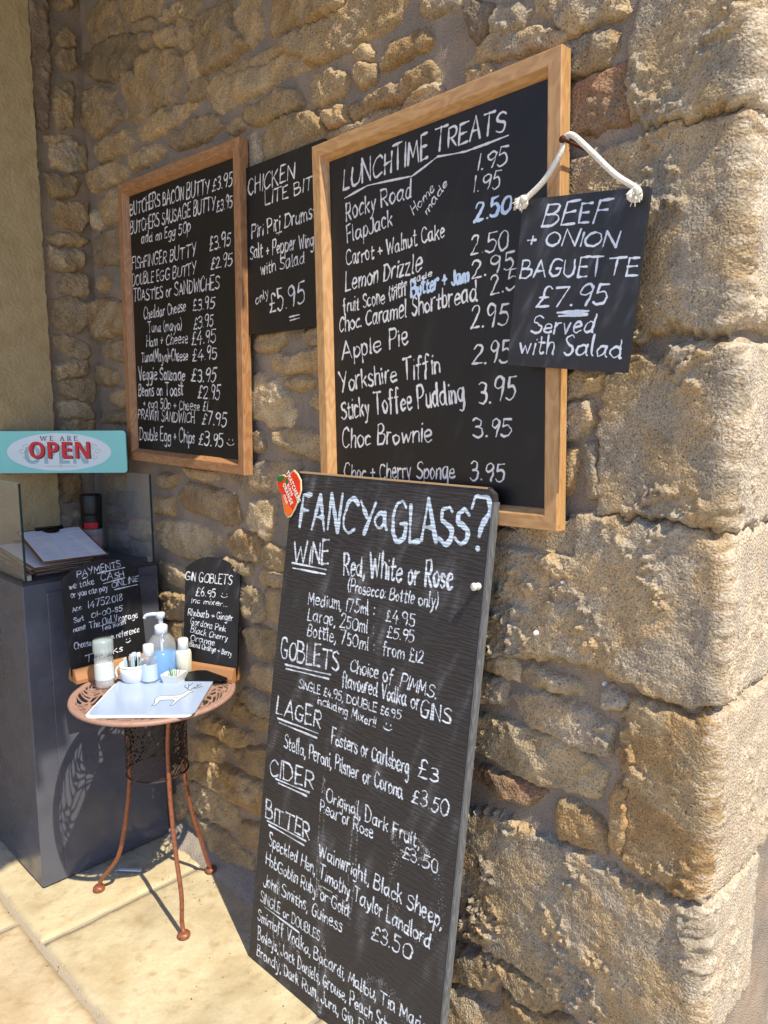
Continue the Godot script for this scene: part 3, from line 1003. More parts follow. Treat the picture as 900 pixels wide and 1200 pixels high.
func build_leaning_board() -> void:
	# foot 0.21 m out on the paving, top against the frame behind it
	var lf := sqrt(1.475 * 1.475 + 0.15 * 0.15)
	var up := Vector3(0, 1.475, -0.15) / lf
	var b := Basis(Vector3(1, 0, 0), up, Vector3(1, 0, 0).cross(up))
	var t := thing("leaning_chalkboard", "tall weathered blackboard headed FANCY a GLASS? leaning on the wall", "chalkboard", Vector3(-1.8, 0, 0.21), b)
	var outline := PackedVector2Array([Vector2(0.022, 0.002), Vector2(0.766, 0.0), Vector2(0.808, lf - 0.03), Vector2(0.804, lf - 0.012), Vector2(0.790, lf - 0.001), Vector2(0.45, lf - 0.002), Vector2(0.14, lf - 0.001), Vector2(0.108, lf - 0.006), Vector2(0.102, lf - 0.025), Vector2(0.062, 0.9)])
	var wmm := 786.0
	var k := 1.3
	var lines := []
	for l in MENU_DRINKS:
		lines.append([l[0], l[1] - 22.0, l[2], l[3] - 22.0, l[4], l[5]])
	var img := board_texture(lines, wmm, lf * 1000.0, k, Color(0.185, 0.180, 0.182), Color(0.86, 0.90, 0.93), 2.05, 0.7, Color(0.80, 0.87, 0.92))
	# ghost of old wiped lettering, as broken chalk flecks
	var w := img.get_width()
	var h := img.get_height()
	var buf := img.get_data()
	for g in [[640.0, 985.0, 95.0, 130.0], [290.0, 985.0, 10.0, 190.0], [420.0, 1010.0, 14.0, 170.0], [355.0, 1130.0, 70.0, 12.0], [610.0, 880.0, 70.0, 30.0], [330.0, 1370.0, 16.0, 110.0], [190.0, 1390.0, 60.0, 60.0], [120.0, 1290.0, 14.0, 110.0], [560.0, 1330.0, 90.0, 80.0]]:
		for i in 700:
			var a := rng.randf() * TAU
			var rr := 0.85 + rng.randfn(0.0, 0.08)
			var p := Vector2(g[0] + cos(a) * g[2] * rr, g[1] + sin(a) * g[3] * rr) * k
			if n_rock.get_noise_2d(p.x * 0.004, p.y * 0.004) > -0.12:
				stamp(buf, w, h, p, rng.randf_range(0.6, 1.7), Color(0.80, 0.80, 0.79), rng.randf_range(0.4, 0.9))
	img = Image.create_from_data(w, h, false, Image.FORMAT_RGB8, buf)
	var m := board_material(img, 0.62)
	# plywood grain standing through the paint
	var gw := 512
	var gi := Image.create(gw, gw, false, Image.FORMAT_L8)
	var gd := PackedByteArray()
	gd.resize(gw * gw)
	var gn := FastNoiseLite.new()
	gn.seed = 91
	gn.frequency = 1.0
	gn.fractal_octaves = 3
	for y in gw:
		for x in gw:
			gd[y * gw + x] = int(clampf(0.5 + 0.5 * gn.get_noise_2d(x * 0.018, y * 0.5), 0.0, 1.0) * 255.0)
	gi = Image.create_from_data(gw, gw, false, Image.FORMAT_L8, gd)
	m.normal_enabled = true
	m.normal_texture = normal_of(gi, 3.0)
	m.normal_scale = 0.8
	m.uv1_scale = Vector3.ONE
	part("board_face", slab(outline, 0.018, Vector2(wmm / 1000.0, lf)), m, t, at(0, 0, -0.018))
	# bare weathered edge strips of the plywood
	var st := new_st()
	st.set_smooth_group(-1)
	quad(st, Vector3(0.7672, 0.0, -0.021), Vector3(0.8092, lf - 0.03, -0.021), Vector3(0.8092, lf - 0.03, 0.0012), Vector3(0.7672, 0.0, 0.0012), Vector2(0, 0), Vector2(2.4, 0), Vector2(2.4, 0.2), Vector2(0, 0.2))
	quad(st, Vector3(0.7672, 0.0, 0.0012), Vector3(0.8092, lf - 0.03, 0.0012), Vector3(0.8042, lf - 0.03, 0.0012), Vector3(0.7622, 0.0, 0.0012), Vector2(0, 0.2), Vector2(2.4, 0.2), Vector2(2.4, 0.3), Vector2(0, 0.3))
	part("bare_edge", done(st), M.wood_grey, t)
	var st2 := new_st()
	st2.set_smooth_group(-1)
	quad(st2, Vector3(0.79, lf + 0.0008, 0.0012), Vector3(0.79, lf + 0.0008, -0.019), Vector3(0.13, lf + 0.0008, -0.019), Vector3(0.13, lf + 0.0008, 0.0012), Vector2(0, 0), Vector2(0, 0.2), Vector2(2.4, 0.2), Vector2(2.4, 0))
	quad(st2, Vector3(0.13, lf + 0.0008, 0.0012), Vector3(0.13, lf - 0.004, 0.0012), Vector3(0.79, lf - 0.003, 0.0012), Vector3(0.79, lf + 0.0008, 0.0012), Vector2(0, 0.4), Vector2(0, 0.44), Vector2(2.4, 0.44), Vector2(2.4, 0.4))
	part("bare_edge", done(st2), mat(Color(0.72, 0.60, 0.42), 0.8), t)
	# white push pin near the right edge
	var pin := part("push_pin", lathe([[0.0, 0.0], [0.008, 0.0], [0.0085, 0.003], [0.006, 0.006], [0.005, 0.012], [0.009, 0.016], [0.009, 0.019], [0.0, 0.021]], 14), M.white, t, Transform3D(Basis(Vector3(1, 0, 0), PI / 2), Vector3(0.784, lf - 0.221, 0.0)))
	pin.set_meta("label", "white push pin near the edge")
	# orange cider badge tucked over the corner
	var s := thing("drink_badge", "orange and red cut-out badge with a green leaf on the drinks board's corner", "badge", Vector3(-1.8, 0, 0.21) + b * Vector3(0.10, lf - 0.062, 0.008), b)
	var oc := PackedVector2Array()
	for p in [[-0.060, 0.024], [-0.048, 0.046], [-0.030, 0.050], [-0.018, 0.044], [-0.006, 0.050], [0.016, 0.066], [0.034, 0.056], [0.050, 0.038], [0.054, 0.010], [0.044, -0.018], [0.030, -0.046], [0.014, -0.068], [0.000, -0.072], [-0.014, -0.060], [-0.026, -0.030], [-0.034, -0.004], [-0.050, 0.004]]:
		oc.append(Vector2(p[0], p[1]))
	part("backing", slab(oc, 0.003), mat(Color(0.93, 0.88, 0.72), 0.5), s)
	var inn := PackedVector2Array()
	for p in oc:
		inn.append(p * 0.94)
	part("fruit", slab(inn, 0.0012), mat(Color(0.90, 0.22, 0.09), 0.4), s, at(0, 0, 0.003))
	var low := PackedVector2Array([Vector2(-0.030, -0.012), Vector2(0.022, -0.050), Vector2(0.010, -0.064), Vector2(0.000, -0.067), Vector2(-0.012, -0.056), Vector2(-0.023, -0.030)])
	part("orange_tip", slab(low, 0.0006), mat(Color(0.95, 0.45, 0.12), 0.4), s, at(0, 0, 0.0042))
	for lf_ in [[-0.040, 0.037, 0.3, 0.017], [-0.010, 0.030, 1.9, 0.011]]:
		var o := PackedVector2Array()
		for kk in 14:
			var a := TAU * kk / 14.0
			o.append((Vector2(cos(a), sin(a) * 0.5) * lf_[3]).rotated(lf_[2]) + Vector2(lf_[0], lf_[1]))
		part("leaf", slab(o, 0.0006), mat(Color(0.12, 0.45, 0.18), 0.4), s, at(0, 0, 0.0044))
	var y := 0.030
	for row in [["THATCHERS", 0.0135, Vector2(0.020, 0.018)], ["BLOOD", 0.0085, Vector2(0.006, 0.008)], ["ORANGE", 0.0125, Vector2(-0.003, -0.004)], ["CIDER", 0.0075, Vector2(-0.012, -0.020)]]:
		text_part("lettering", row[0], row[1], mat(Color(0.97, 0.93, 0.88), 0.5), s, Transform3D(Basis(Vector3(0, 0, 1), -0.92), Vector3(row[2].x, row[2].y, 0.0050)), true)

func text_part(called: String, text: String, cap: float, m: Material, parent: Node3D, xf: Transform3D, bold := false, serif := false, stretch := 1.0) -> MeshInstance3D:
	var tm := TextMesh.new()
	var f := SystemFont.new()
	f.font_names = PackedStringArray(["Droid Serif" if serif else "Droid Sans"])
	if bold:
		f.font_weight = 700
	tm.font = f
	tm.text = text
	tm.font_size = 64
	tm.pixel_size = cap / 64.0 * 1.4
	tm.depth = 0.0006
	xf.basis = xf.basis * Basis.from_scale(Vector3(stretch, 1, 1))
	return part(called, tm, m, parent, xf)

# ------------------------------------------------------------------ cabinet and what stands on it
func build_cabinet() -> void:
	var x0 := -3.015
	var x1 := -2.556
	var z0 := 0.035
	var z1 := 0.522
	var top := 1.083
	var c := thing("counter_cabinet", "dark grey metal counter cabinet with upright glass panes in the corner", "cabinet", Vector3((x0 + x1) * 0.5, 0, (z0 + z1) * 0.5))
	part("body", block(Vector3(x1 - x0, top - 0.006, z1 - z0), 0.004), M.cabinet, c, at(0, 0.002, 0))
	part("top_panel", block(Vector3(x1 - x0 + 0.004, 0.012, z1 - z0 + 0.004), 0.003), mat(Color(0.20, 0.22, 0.25), 0.3), c, at(0, top - 0.006, 0))
	part("side_panel", block(Vector3(0.004, top - 0.06, z1 - z0 - 0.085), 0.0015), M.cabinet, c, at((x1 - x0) * 0.5 + 0.002, 0.02, -0.035))
	var gy := top + 0.006
	var gh := 1.415 - gy
	for e in [[z1 - 0.014, "front"], [z0 + 0.014, "back"]]:
		var zz: float = e[0] - (z0 + z1) * 0.5
		var g := part("glass_pane", block(Vector3(x1 - x0 - 0.004, gh, 0.008), 0.0008), M.glass, c, at(0, gy, zz))
		part("polished_edge", block(Vector3(0.0016, gh, 0.0076), 0.0004), M.glass_edge, g, at((x1 - x0) * 0.5 - 0.0010, 0, 0))
		part("clip", block(Vector3(0.03, 0.022, 0.02), 0.003), M.steel, c, at((x1 - x0) * 0.5 - 0.018, gy - 0.001, zz - 0.012 * signf(zz)))
	var st := new_st()
	# menus on clipboards, piled with their clips to the inside
	var tex := menu_paper()
	var specs := [
		[Vector3(-2.775, 1.102, 0.345), 0.03, 0.01, "brown clipboard at the bottom of the menu pile"],
		[Vector3(-2.770, 1.109, 0.352), -0.06, 0.04, "brown clipboard second from the bottom of the menu pile"],
		[Vector3(-2.768, 1.116, 0.360), 0.06, 0.07, "brown clipboard third from the bottom of the menu pile"],
		[Vector3(-2.762, 1.124, 0.364), -0.03, 0.10, "brown clipboard fourth from the bottom of the menu pile"],
		[Vector3(-2.755, 1.132, 0.366), 0.05, 0.14, "clipboard with white menu sticking out under the topmost one"],
		[Vector3(-2.722, 1.152, 0.318), -0.10, 0.21, "topmost clipboard with printed white menu and black clip"],
	]
	for s in specs:
		# the long side runs along x; the clip end is at -x and propped up by the clips below
		var b := Basis(Vector3(0, 1, 0), s[1]) * Basis(Vector3(0, 0, 1), -s[2])
		var p: Vector3 = s[0]
		p.y += sin(s[2]) * 0.155 - 0.012
		var t := thing("clipboard", s[3], "clipboard", p, b, "menus on clipboards")
		part("board", block(Vector3(0.315, 0.004, 0.228), 0.001), M.hardboard, t)
		part("paper", block(Vector3(0.297, 0.0012, 0.210), 0.0002), tex, t, at(0.006, 0.0042, 0))
		var cl := part("clip", block(Vector3(0.022, 0.010, 0.10), 0.003), mat(Color(0.06, 0.06, 0.065), 0.3, 0.6), t, at(-0.146, 0.0045, 0))
		part("clip_plate", lathe([[0.0, 0.0], [0.030, 0.0], [0.030, 0.0012], [0.027, 0.0022], [0.0, 0.0024]], 24), mat(Color(0.09, 0.08, 0.08), 0.3, 0.6), cl, at(0.018, 0.004, 0))
	# pink salt grinder
	var g2 := thing("salt_grinder", "black-capped grinder of pink salt behind the clipboards", "grinder", Vector3(-2.900, 1.091, 0.123), Basis.from_scale(Vector3.ONE * 1.46))
	var base := g2.position
	part("salt_fill", lathe([[0.0, 0.004], [0.0235, 0.004], [0.0235, 0.040], [0.0, 0.046]], 22), mat(Color(0.80, 0.52, 0.44), 0.9), g2)
	var gm := mat(Color(0.9, 0.92, 0.92, 0.22), 0.05)
	gm.transparency = BaseMaterial3D.TRANSPARENCY_ALPHA
	M.clear = gm
	part("jar", lathe([[0.0, 0.001], [0.024, 0.001], [0.026, 0.005], [0.026, 0.100], [0.024, 0.106]], 26), gm, g2)
	part("label_band", lathe([[0.0266, 0.066], [0.0266, 0.104]], 26), M.black, g2)
	var red := new_st()
	red.set_smooth_group(0)
	for k in 9:
		var a0 := -0.15 + 0.16 * k
		var a1 := a0 + 0.16
		quad(red, Vector3(cos(a1) * 0.0270, 0.068, sin(a1) * 0.0270), Vector3(cos(a0) * 0.0270, 0.068, sin(a0) * 0.0270), Vector3(cos(a0) * 0.0270, 0.084, sin(a0) * 0.0270), Vector3(cos(a1) * 0.0270, 0.084, sin(a1) * 0.0270))
	part("red_label", done(red), mat(Color(0.80, 0.10, 0.14), 0.5), g2)
	part("cap", lathe([[0.0, 0.104], [0.027, 0.104], [0.0275, 0.108], [0.0285, 0.155], [0.027, 0.159], [0.0, 0.160]], 26), mat(Color(0.03, 0.03, 0.035), 0.35), g2)
	# the OPEN sign, resting on the rear pane across the corner
	var ex := Vector3(0.709, 0, -0.705).normalized()
	var bz := ex.cross(Vector3.UP)
	var w := 0.495
	var h := 0.157
	var pr := Vector3(-2.674, 1.4165, 0.081) - bz * 0.022
	var o := thing("open_sign", "aqua wooden sign with white oval reading WE ARE OPEN", "sign", pr - ex * w, Basis(ex, Vector3.UP, bz))
	part("board", slab(rounded_rect(w, h, 0.012, 4), 0.012), mat(Color(0.56, 0.86, 0.82), 0.55), o)
	part("worn_back", slab(rounded_rect(w + 0.003, h + 0.002, 0.012, 4), 0.006), mat(Color(0.22, 0.19, 0.16), 0.8), o, at(-0.0015, -0.001, -0.004))
	var oval := PackedVector2Array()
	for k in 40:
		var a := TAU * k / 40.0
		oval.append(Vector2(w * 0.492 + cos(a) * 0.195, h * 0.5 + sin(a) * 0.070))
	part("oval", slab(oval, 0.0005), mat(Color(0.88, 0.93, 0.93), 0.6), o, at(0, 0, 0.012))
	var cx := w * 0.5
	text_part("small_lettering", "W E   A R E", 0.017, mat(Color(0.10, 0.14, 0.14), 0.6), o, at(cx - 0.002, h * 0.5 + 0.050, 0.0131), false, true, 1.15)
	text_part("letter_shadow", "OPEN", 0.066, mat(Color(0.62, 0.76, 0.77), 0.6), o, at(cx - 0.014, h * 0.5 - 0.012, 0.0129), true, false, 1.0)
	text_part("letter_block", "OPEN", 0.060, mat(Color(0.42, 0.10, 0.10), 0.6), o, at(cx + 0.003, h * 0.5 + 0.003, 0.0137), true, false, 1.05)
	text_part("lettering", "OPEN", 0.060, mat(Color(0.86, 0.20, 0.20), 0.6), o, at(cx - 0.001, h * 0.5 + 0.006, 0.0145), true, false, 1.05)
	var gold := mat(Color(0.72, 0.66, 0.46), 0.6)
	for sgn in [-1.0, 1.0]:
		var sc := new_st()
		sc.set_smooth_group(0)
		for v in [[0.0, 0.018, 1.0], [0.0, -0.016, -1.0], [0.016, 0.0, 1.0]]:
			var sp := []
			for k in 16:
				var a := k * 0.48
				var r := 0.013 * (1.0 - k / 18.0)
				sp.append(Vector3(cx + sgn * (0.125 + v[0] + cos(a) * r), h * 0.5 + v[1] + v[2] * sin(a) * r, 0.0128))
			tube_into(sc, sp, 0.0007, 4)
		part("scroll", done(sc), gold, o)
	var fl := new_st()
	fl.set_smooth_group(0)
	tube_into(fl, [Vector3(cx - 0.06, h * 0.5 - 0.053, 0.0128), Vector3(cx + 0.06, h * 0.5 - 0.053, 0.0128)], 0.0006, 4)
	tube_into(fl, [Vector3(cx, h * 0.5 - 0.060, 0.0128), Vector3(cx, h * 0.5 - 0.046, 0.0128)], 0.0008, 4)
	part("flourish", done(fl), gold, o)

func menu_paper() -> StandardMaterial3D:
	var w := 420
	var h := 300
	var buf := Image.create(w, h, false, Image.FORMAT_RGB8)
	buf.fill(Color(0.88, 0.88, 0.88))
	# columns of small print, too small to read in the photograph
	for col in 2:
		for row in 30:
			if rng.randf() < 0.15:
				continue
			var x := 24 + row * 13
			var y := 20 + col * 136
			var l := int(rng.randf_range(60, 118))
			buf.fill_rect(Rect2i(x, y, 2, l), Color(0.62, 0.63, 0.66))
	buf.generate_mipmaps()
	var m := mat(Color.WHITE, 0.8)
	m.albedo_texture = ImageTexture.create_from_image(buf)
	m.uv1_triplanar = true
	m.uv1_scale = Vector3(3.3, 3.3, 4.7)
	return m

# ------------------------------------------------------------------ bistro table
const TABLE_AT = Vector3(-2.175, 0, 0.272)
const TABLE_R := 0.253
const TABLE_H := 0.752

func lace(u: float, v: float, n: FastNoiseLite) -> bool:
	return n.get_noise_2d(u, v) > -0.80

func build_table() -> void:
	var t := thing("bistro_table", "round copper-pink metal bistro table with pierced top and bowed legs", "table", TABLE_AT)
	# pierced top, cut out of a polar grid
	var n := FastNoiseLite.new()
	n.seed = 8
	n.noise_type = FastNoiseLite.TYPE_CELLULAR
	n.cellular_return_type = FastNoiseLite.RETURN_DISTANCE2_SUB
	n.cellular_jitter = 0.95
	n.fractal_type = FastNoiseLite.FRACTAL_NONE
	n.frequency = 1.0
	var nr := 104
	var na := 620
	var thick := 0.004
	var solid := []
	for i in nr:
		var row := PackedByteArray()
		row.resize(na)
		var r := TABLE_R * (i + 0.5) / nr
		for k in na:
			var a := TAU * k / na
			var ok: bool = r > TABLE_R * 0.93 or r < 0.02
			if not ok:
				# leaf-shaped holes swirling in and out, divided by thin bars
				var swirl := a + 0.25 * sin(r * 40.0)
				var p := Vector2(cos(swirl), sin(swirl)) * r
				var v := n.get_noise_2d(p.x * 37.0 + 0.5 * sin(a * 6.0), p.y * 37.0 + 0.5 * cos(a * 6.0))
				ok = v < -0.84
			row[k] = 1 if ok else 0
		solid.append(row)
	var st := new_st()
	st.set_smooth_group(-1)
	for i in nr:
		var r0 := TABLE_R * i / nr
		var r1 := TABLE_R * (i + 1) / nr
		for k in na:
			if solid[i][k] == 0:
				continue
			var a0 := TAU * k / na
			var a1 := TAU * (k + 1) / na
			var p00 := Vector3(cos(a0) * r0, 0, sin(a0) * r0)
			var p10 := Vector3(cos(a0) * r1, 0, sin(a0) * r1)
			var p01 := Vector3(cos(a1) * r0, 0, sin(a1) * r0)
			var p11 := Vector3(cos(a1) * r1, 0, sin(a1) * r1)
			var u := Vector3(0, TABLE_H, 0)
			var d := Vector3(0, TABLE_H - thick, 0)
			quad(st, p00 + u, p01 + u, p11 + u, p10 + u)
			quad(st, p00 + d, p10 + d, p11 + d, p01 + d)
			if i + 1 < nr and solid[i + 1][k] == 0:
				quad(st, p10 + d, p10 + u, p11 + u, p11 + d)
			if i > 0 and solid[i - 1][k] == 0:
				quad(st, p00 + d, p01 + d, p01 + u, p00 + u)
			if solid[i][(k + 1) % na] == 0:
				quad(st, p01 + d, p11 + d, p11 + u, p01 + u)
			if solid[i][(k + na - 1) % na] == 0:
				quad(st, p00 + d, p00 + u, p10 + u, p10 + d)
	part("pierced_top", done(st), M.table_top, t)
	part("rim", lathe([[TABLE_R - 0.002, TABLE_H - 0.012], [TABLE_R + 0.003, TABLE_H - 0.011], [TABLE_R + 0.006, TABLE_H - 0.006], [TABLE_R + 0.003, TABLE_H + 0.0015], [TABLE_R - 0.006, TABLE_H + 0.0022], [TABLE_R - 0.008, TABLE_H + 0.0005]], 72), M.table_top, t)
	# pierced drum under the top
	var dr := 0.098
	var y0 := 0.485
	var nh := 82
	var nb := 230
	var cyl := new_st()
	cyl.set_smooth_group(0)
	n.seed = 17
	for j in nh:
		for k in nb:
			var a0 := TAU * k / nb
			var a1 := TAU * (k + 1) / nb
			var ya := y0 + (TABLE_H - 0.01 - y0) * j / nh
			var yb := y0 + (TABLE_H - 0.01 - y0) * (j + 1) / nh
			var ok: bool = j < 3 or j > nh - 4
			if not ok:
				var aa := a0 * 8.0 / TAU
				var v := n.get_noise_2d(cos(a0) * 7.0 + sin(ya * 90.0) * 0.4, ya * 64.0 + sin(a0 * 9.0) * 0.6 + sin(a0) * 7.0)
				ok = v < -0.74
			if ok:
				quad(cyl, Vector3(cos(a1) * dr, ya, sin(a1) * dr), Vector3(cos(a0) * dr, ya, sin(a0) * dr), Vector3(cos(a0) * dr, yb, sin(a0) * dr), Vector3(cos(a1) * dr, yb, sin(a1) * dr))
	part("pierced_drum", done(cyl), M.basket, t)
	part("drum_rim", tube(ring_path(dr, y0 + 0.002), 0.003, 6), M.basket, t)
	# three legs
	for f in [Vector3(-2.412, 0, 0.388), Vector3(-1.992, 0, 0.305), Vector3(-2.226, 0, 0.058)]:
		var d: Vector3 = f - TABLE_AT
		var rr := d.length()
		d = d.normalized()
		var pts := []
		for p in [[0.150, TABLE_H - 0.012], [0.128, 0.68], [0.113, 0.62], [0.108, 0.55], [0.110, 0.46], [0.122, 0.36], [0.145, 0.25], [0.178, 0.14], [rr - 0.014, 0.045], [rr, 0.012]]:
			pts.append(d * p[0] + Vector3(0, p[1], 0))
		var lg := part("leg", tube(smooth_path(pts, 5), 0.0072, 12), M.copper, t)
		part("foot_pad", lathe([[0.0, 0.0], [0.017, 0.0], [0.020, 0.004], [0.020, 0.012], [0.015, 0.017], [0.0, 0.018]], 20), M.copper, lg, Transform3D(Basis.IDENTITY, d * rr))

func ring_path(r: float, y: float) -> Array:
	var o := []
	for k in 49:
		var a := TAU * k / 48.0
		o.append(Vector3(cos(a) * r, y, sin(a) * r))
	return o

# ------------------------------------------------------------------ things on the table
func build_tabletop_things() -> void:
	var ty := TABLE_H + 0.0025
	# two place mats, the upper with a line-drawn stag
	var tl := Vector3(-2.311, 0, 0.301)
	var tr := Vector3(-2.0912, 0, 0.077)
	var bl := Vector3(-2.1181, 0, 0.5242)
	var ex := (tr - tl).normalized()
	ex = Vector3(ex.x, 0, ex.z)
	var ey := Vector3.UP.cross(ex) * -1.0
	# local: x along the long edge, y towards the viewer's far side, z up
	var back := Vector3(tl.x - bl.x, 0, tl.z - bl.z)
	back = (back - ex * back.dot(ex)).normalized()
	var mb := Basis(ex, back, Vector3.UP)
	var mw := 0.314
	var mh := 0.285
	var origin := Vector3(-2.118, ty, 0.522)
	for k in 2:
		var lab := "white place mat lying directly on the table, under the stag mat" if k == 0 else "pale place mat with a stag drawing on the table"
		var p := thing("place_mat", lab, "place mat", origin + Vector3(0, 0.0045 * k, 0) + ex * (-0.004 if k == 0 else 0.004) + back * (-0.006 if k == 0 else 0.004), mb, "place mats on the table")
		part("mat_board", slab(rounded_rect(mw, mh, 0.022, 6), 0.004), mat(Color(0.93, 0.92, 0.90), 0.22) if k == 0 else mat(Color(0.64, 0.71, 0.82), 0.16), p)
		if k == 1:
			stag(p, mw, mh)
	# arched boards on wooden feet
	arch_board("arched_chalkboard", "arched blackboard on a wooden foot headed PAYMENTS, beside the cabinet", Vector3(-2.430, 0.775, 0.294), deg_to_rad(88), deg_to_rad(7), 0.266, 0.37, BOARD_PAYMENTS, ty, 0.055)
	arch_board("arched_chalkboard", "arched blackboard on a wooden foot headed GIN GOBLETS, against the wall", Vector3(-2.155, 0.775, 0.078), deg_to_rad(20), deg_to_rad(6), 0.225, 0.385, BOARD_GIN, ty, 0.045)
	# salt grinder with a glass body
	var g := thing("salt_mill", "small glass salt mill full of white salt on the table", "grinder", Vector3(-2.322, ty, 0.366), Basis.from_scale(Vector3.ONE * 1.3))
	part("salt_fill", lathe([[0.0, 0.003], [0.020, 0.003], [0.020, 0.062], [0.0, 0.064]], 22), M.white, g)
	part("jar", lathe([[0.0, 0.0], [0.021, 0.0], [0.023, 0.004], [0.023, 0.074], [0.019, 0.082], [0.019, 0.088]], 26), M.clear, g)
	part("label_band", lathe([[0.0234, 0.022], [0.0234, 0.062]], 26), mat(Color(0.80, 0.85, 0.84), 0.6), g)
	var cm := mat(Color(0.70, 0.76, 0.76, 0.6), 0.15)
	cm.transparency = BaseMaterial3D.TRANSPARENCY_ALPHA
	part("grinder_cap", lathe([[0.019, 0.084], [0.024, 0.088], [0.025, 0.094], [0.025, 0.116], [0.023, 0.122], [0.0, 0.124]], 26), cm, g)
	# cup of sachets
	var cup := thing("cup", "white china cup with a gold line, holding sugar sachets", "cup", Vector3(-2.285, ty, 0.282), Basis.from_scale(Vector3.ONE * 1.12))
	part("bowl", lathe([[0.0, 0.0], [0.026, 0.0], [0.028, 0.004], [0.036, 0.016], [0.040, 0.036], [0.041, 0.060], [0.0385, 0.060], [0.037, 0.036], [0.030, 0.012], [0.0, 0.010]], 36), M.white, cup)
	part("gold_line", lathe([[0.0412, 0.053], [0.0413, 0.0545]], 36), mat(Color(0.50, 0.42, 0.22), 0.4, 0.5), cup)
	var hp := []
	for k in 9:
		var a := -PI * 0.55 + PI * 1.1 * k / 8.0
		hp.append(Vector3(-0.028, 0, 0.028).normalized() * (0.036 + 0.018 * cos(a)) + Vector3(0, 0.032 + 0.019 * sin(a), 0))
	part("handle", tube(smooth_path(hp, 4), 0.004, 8), M.white, cup)
	for k in 14:
		var a := rng.randf() * TAU
		var r := rng.randf_range(0.004, 0.024)
		var dark := k < 4
		var s := thing("sachet", "black paper sachet standing in the cup" if dark else "slim white sugar sachet standing in the cup", "sachet", cup.position + Vector3(cos(a) * r, 0.013, sin(a) * r), Basis(Vector3(0, 1, 0), rng.randf() * TAU) * Basis(Vector3(0, 0, 1), rng.randf_range(-0.16, 0.16)), "sachets in the cup")
		part("wrapper", block(Vector3(0.013, rng.randf_range(0.072, 0.092), 0.0022), 0.0006), mat(Color(0.05, 0.05, 0.055), 0.5) if dark else mat(Color(0.84, 0.89, 0.92).lerp(Color(0.65, 0.80, 0.86), rng.randf() * 0.6), 0.6), s)
	# pump bottle of blue gel
	var pb := thing("pump_bottle", "clear pump bottle half full of blue gel on the table", "bottle", Vector3(-2.252, ty, 0.196), Basis.from_scale(Vector3.ONE * 1.28))
	part("gel", lathe([[0.0, 0.003], [0.031, 0.003], [0.034, 0.01], [0.034, 0.075], [0.0, 0.075]], 28), mat(Color(0.16, 0.58, 0.88), 0.15), pb)
	part("bottle", lathe([[0.0, 0.0], [0.033, 0.0], [0.036, 0.006], [0.036, 0.088], [0.033, 0.104], [0.022, 0.118], [0.014, 0.122], [0.014, 0.126]], 32), M.clear, pb)
	var wp := mat(Color(0.80, 0.84, 0.88), 0.35)
	part("collar", lathe([[0.0145, 0.122], [0.0165, 0.123], [0.0165, 0.143], [0.012, 0.146], [0.006, 0.148]], 22), wp, pb)
	part("pump_stem", lathe([[0.006, 0.146], [0.006, 0.162], [0.011, 0.164], [0.012, 0.176], [0.010, 0.178], [0.0, 0.179]], 18), wp, pb)
	var sd := Vector3(-0.66, 0, 0.75)
	part("spout", tube(smooth_path([Vector3(0, 0.172, 0), sd * 0.018 + Vector3(0, 0.174, 0), sd * 0.036 + Vector3(0, 0.171, 0), sd * 0.042 + Vector3(0, 0.163, 0)], 5), 0.0055, 10, 0.004), wp, pb)
	part("dip_tube", tube([Vector3(0, 0.01, 0), Vector3(0, 0.146, 0)], 0.0035, 8), wp, pb)
	# two small bottles
	for e in [[Vector3(-2.238, ty, 0.252), "small clear bottle with flip cap beside the cup of sachets", true], [Vector3(-2.215, ty, 0.138), "small white lotion bottle with flip cap in front of the GIN GOBLETS board", false]]:
		var b := thing("small_bottle", e[1], "bottle", e[0], Basis.from_scale(Vector3.ONE * 1.32))
		var bm: Material = M.clear if e[2] else mat(Color(0.86, 0.86, 0.78), 0.4)
		part("body", lathe([[0.0, 0.0], [0.017, 0.0], [0.020, 0.004], [0.020, 0.062], [0.018, 0.070], [0.012, 0.074], [0.012, 0.078]], 24), bm, b)
		part("flip_cap", lathe([[0.0125, 0.074], [0.0135, 0.075], [0.0130, 0.100], [0.011, 0.102], [0.0, 0.1025]], 20), mat(Color(0.84, 0.86, 0.86), 0.4), b)
		if e[2]:
			part("label_band", lathe([[0.0204, 0.012], [0.0204, 0.054]], 24), mat(Color(0.74, 0.82, 0.88), 0.5), b)
	# white pot of toothpicks and slips
	var pot := thing("white_pot", "square white china pot holding slips and picks on the table", "pot", Vector3(-2.178, ty, 0.198), Basis(Vector3(0, 1, 0), 0.5))
	var pst := new_st()
	pst.set_smooth_group(-1)
	var corners := [Vector2(-1, -1), Vector2(1, -1), Vector2(1, 1), Vector2(-1, 1)]
	for k in 4:
		var c0: Vector2 = corners[k]
		var c1: Vector2 = corners[(k + 1) % 4]
		var rings := [[0.022, 0.0], [0.031, 0.038], [0.0285, 0.038], [0.020, 0.006]]
		for i in 3:
			var ra: float = rings[i][0]
			var rb: float = rings[i + 1][0]
			quad(pst, Vector3(c0.x * ra, rings[i][1], c0.y * ra), Vector3(c0.x * rb, rings[i + 1][1], c0.y * rb), Vector3(c1.x * rb, rings[i + 1][1], c1.y * rb), Vector3(c1.x * ra, rings[i][1], c1.y * ra))
	quad(pst, Vector3(-0.02, 0.006, -0.02), Vector3(-0.02, 0.006, 0.02), Vector3(0.02, 0.006, 0.02), Vector3(0.02, 0.006, -0.02))
	quad(pst, Vector3(-0.022, 0, -0.022), Vector3(0.022, 0, -0.022), Vector3(0.022, 0, 0.022), Vector3(-0.022, 0, 0.022))
	part("bowl", done(pst), M.white, pot)
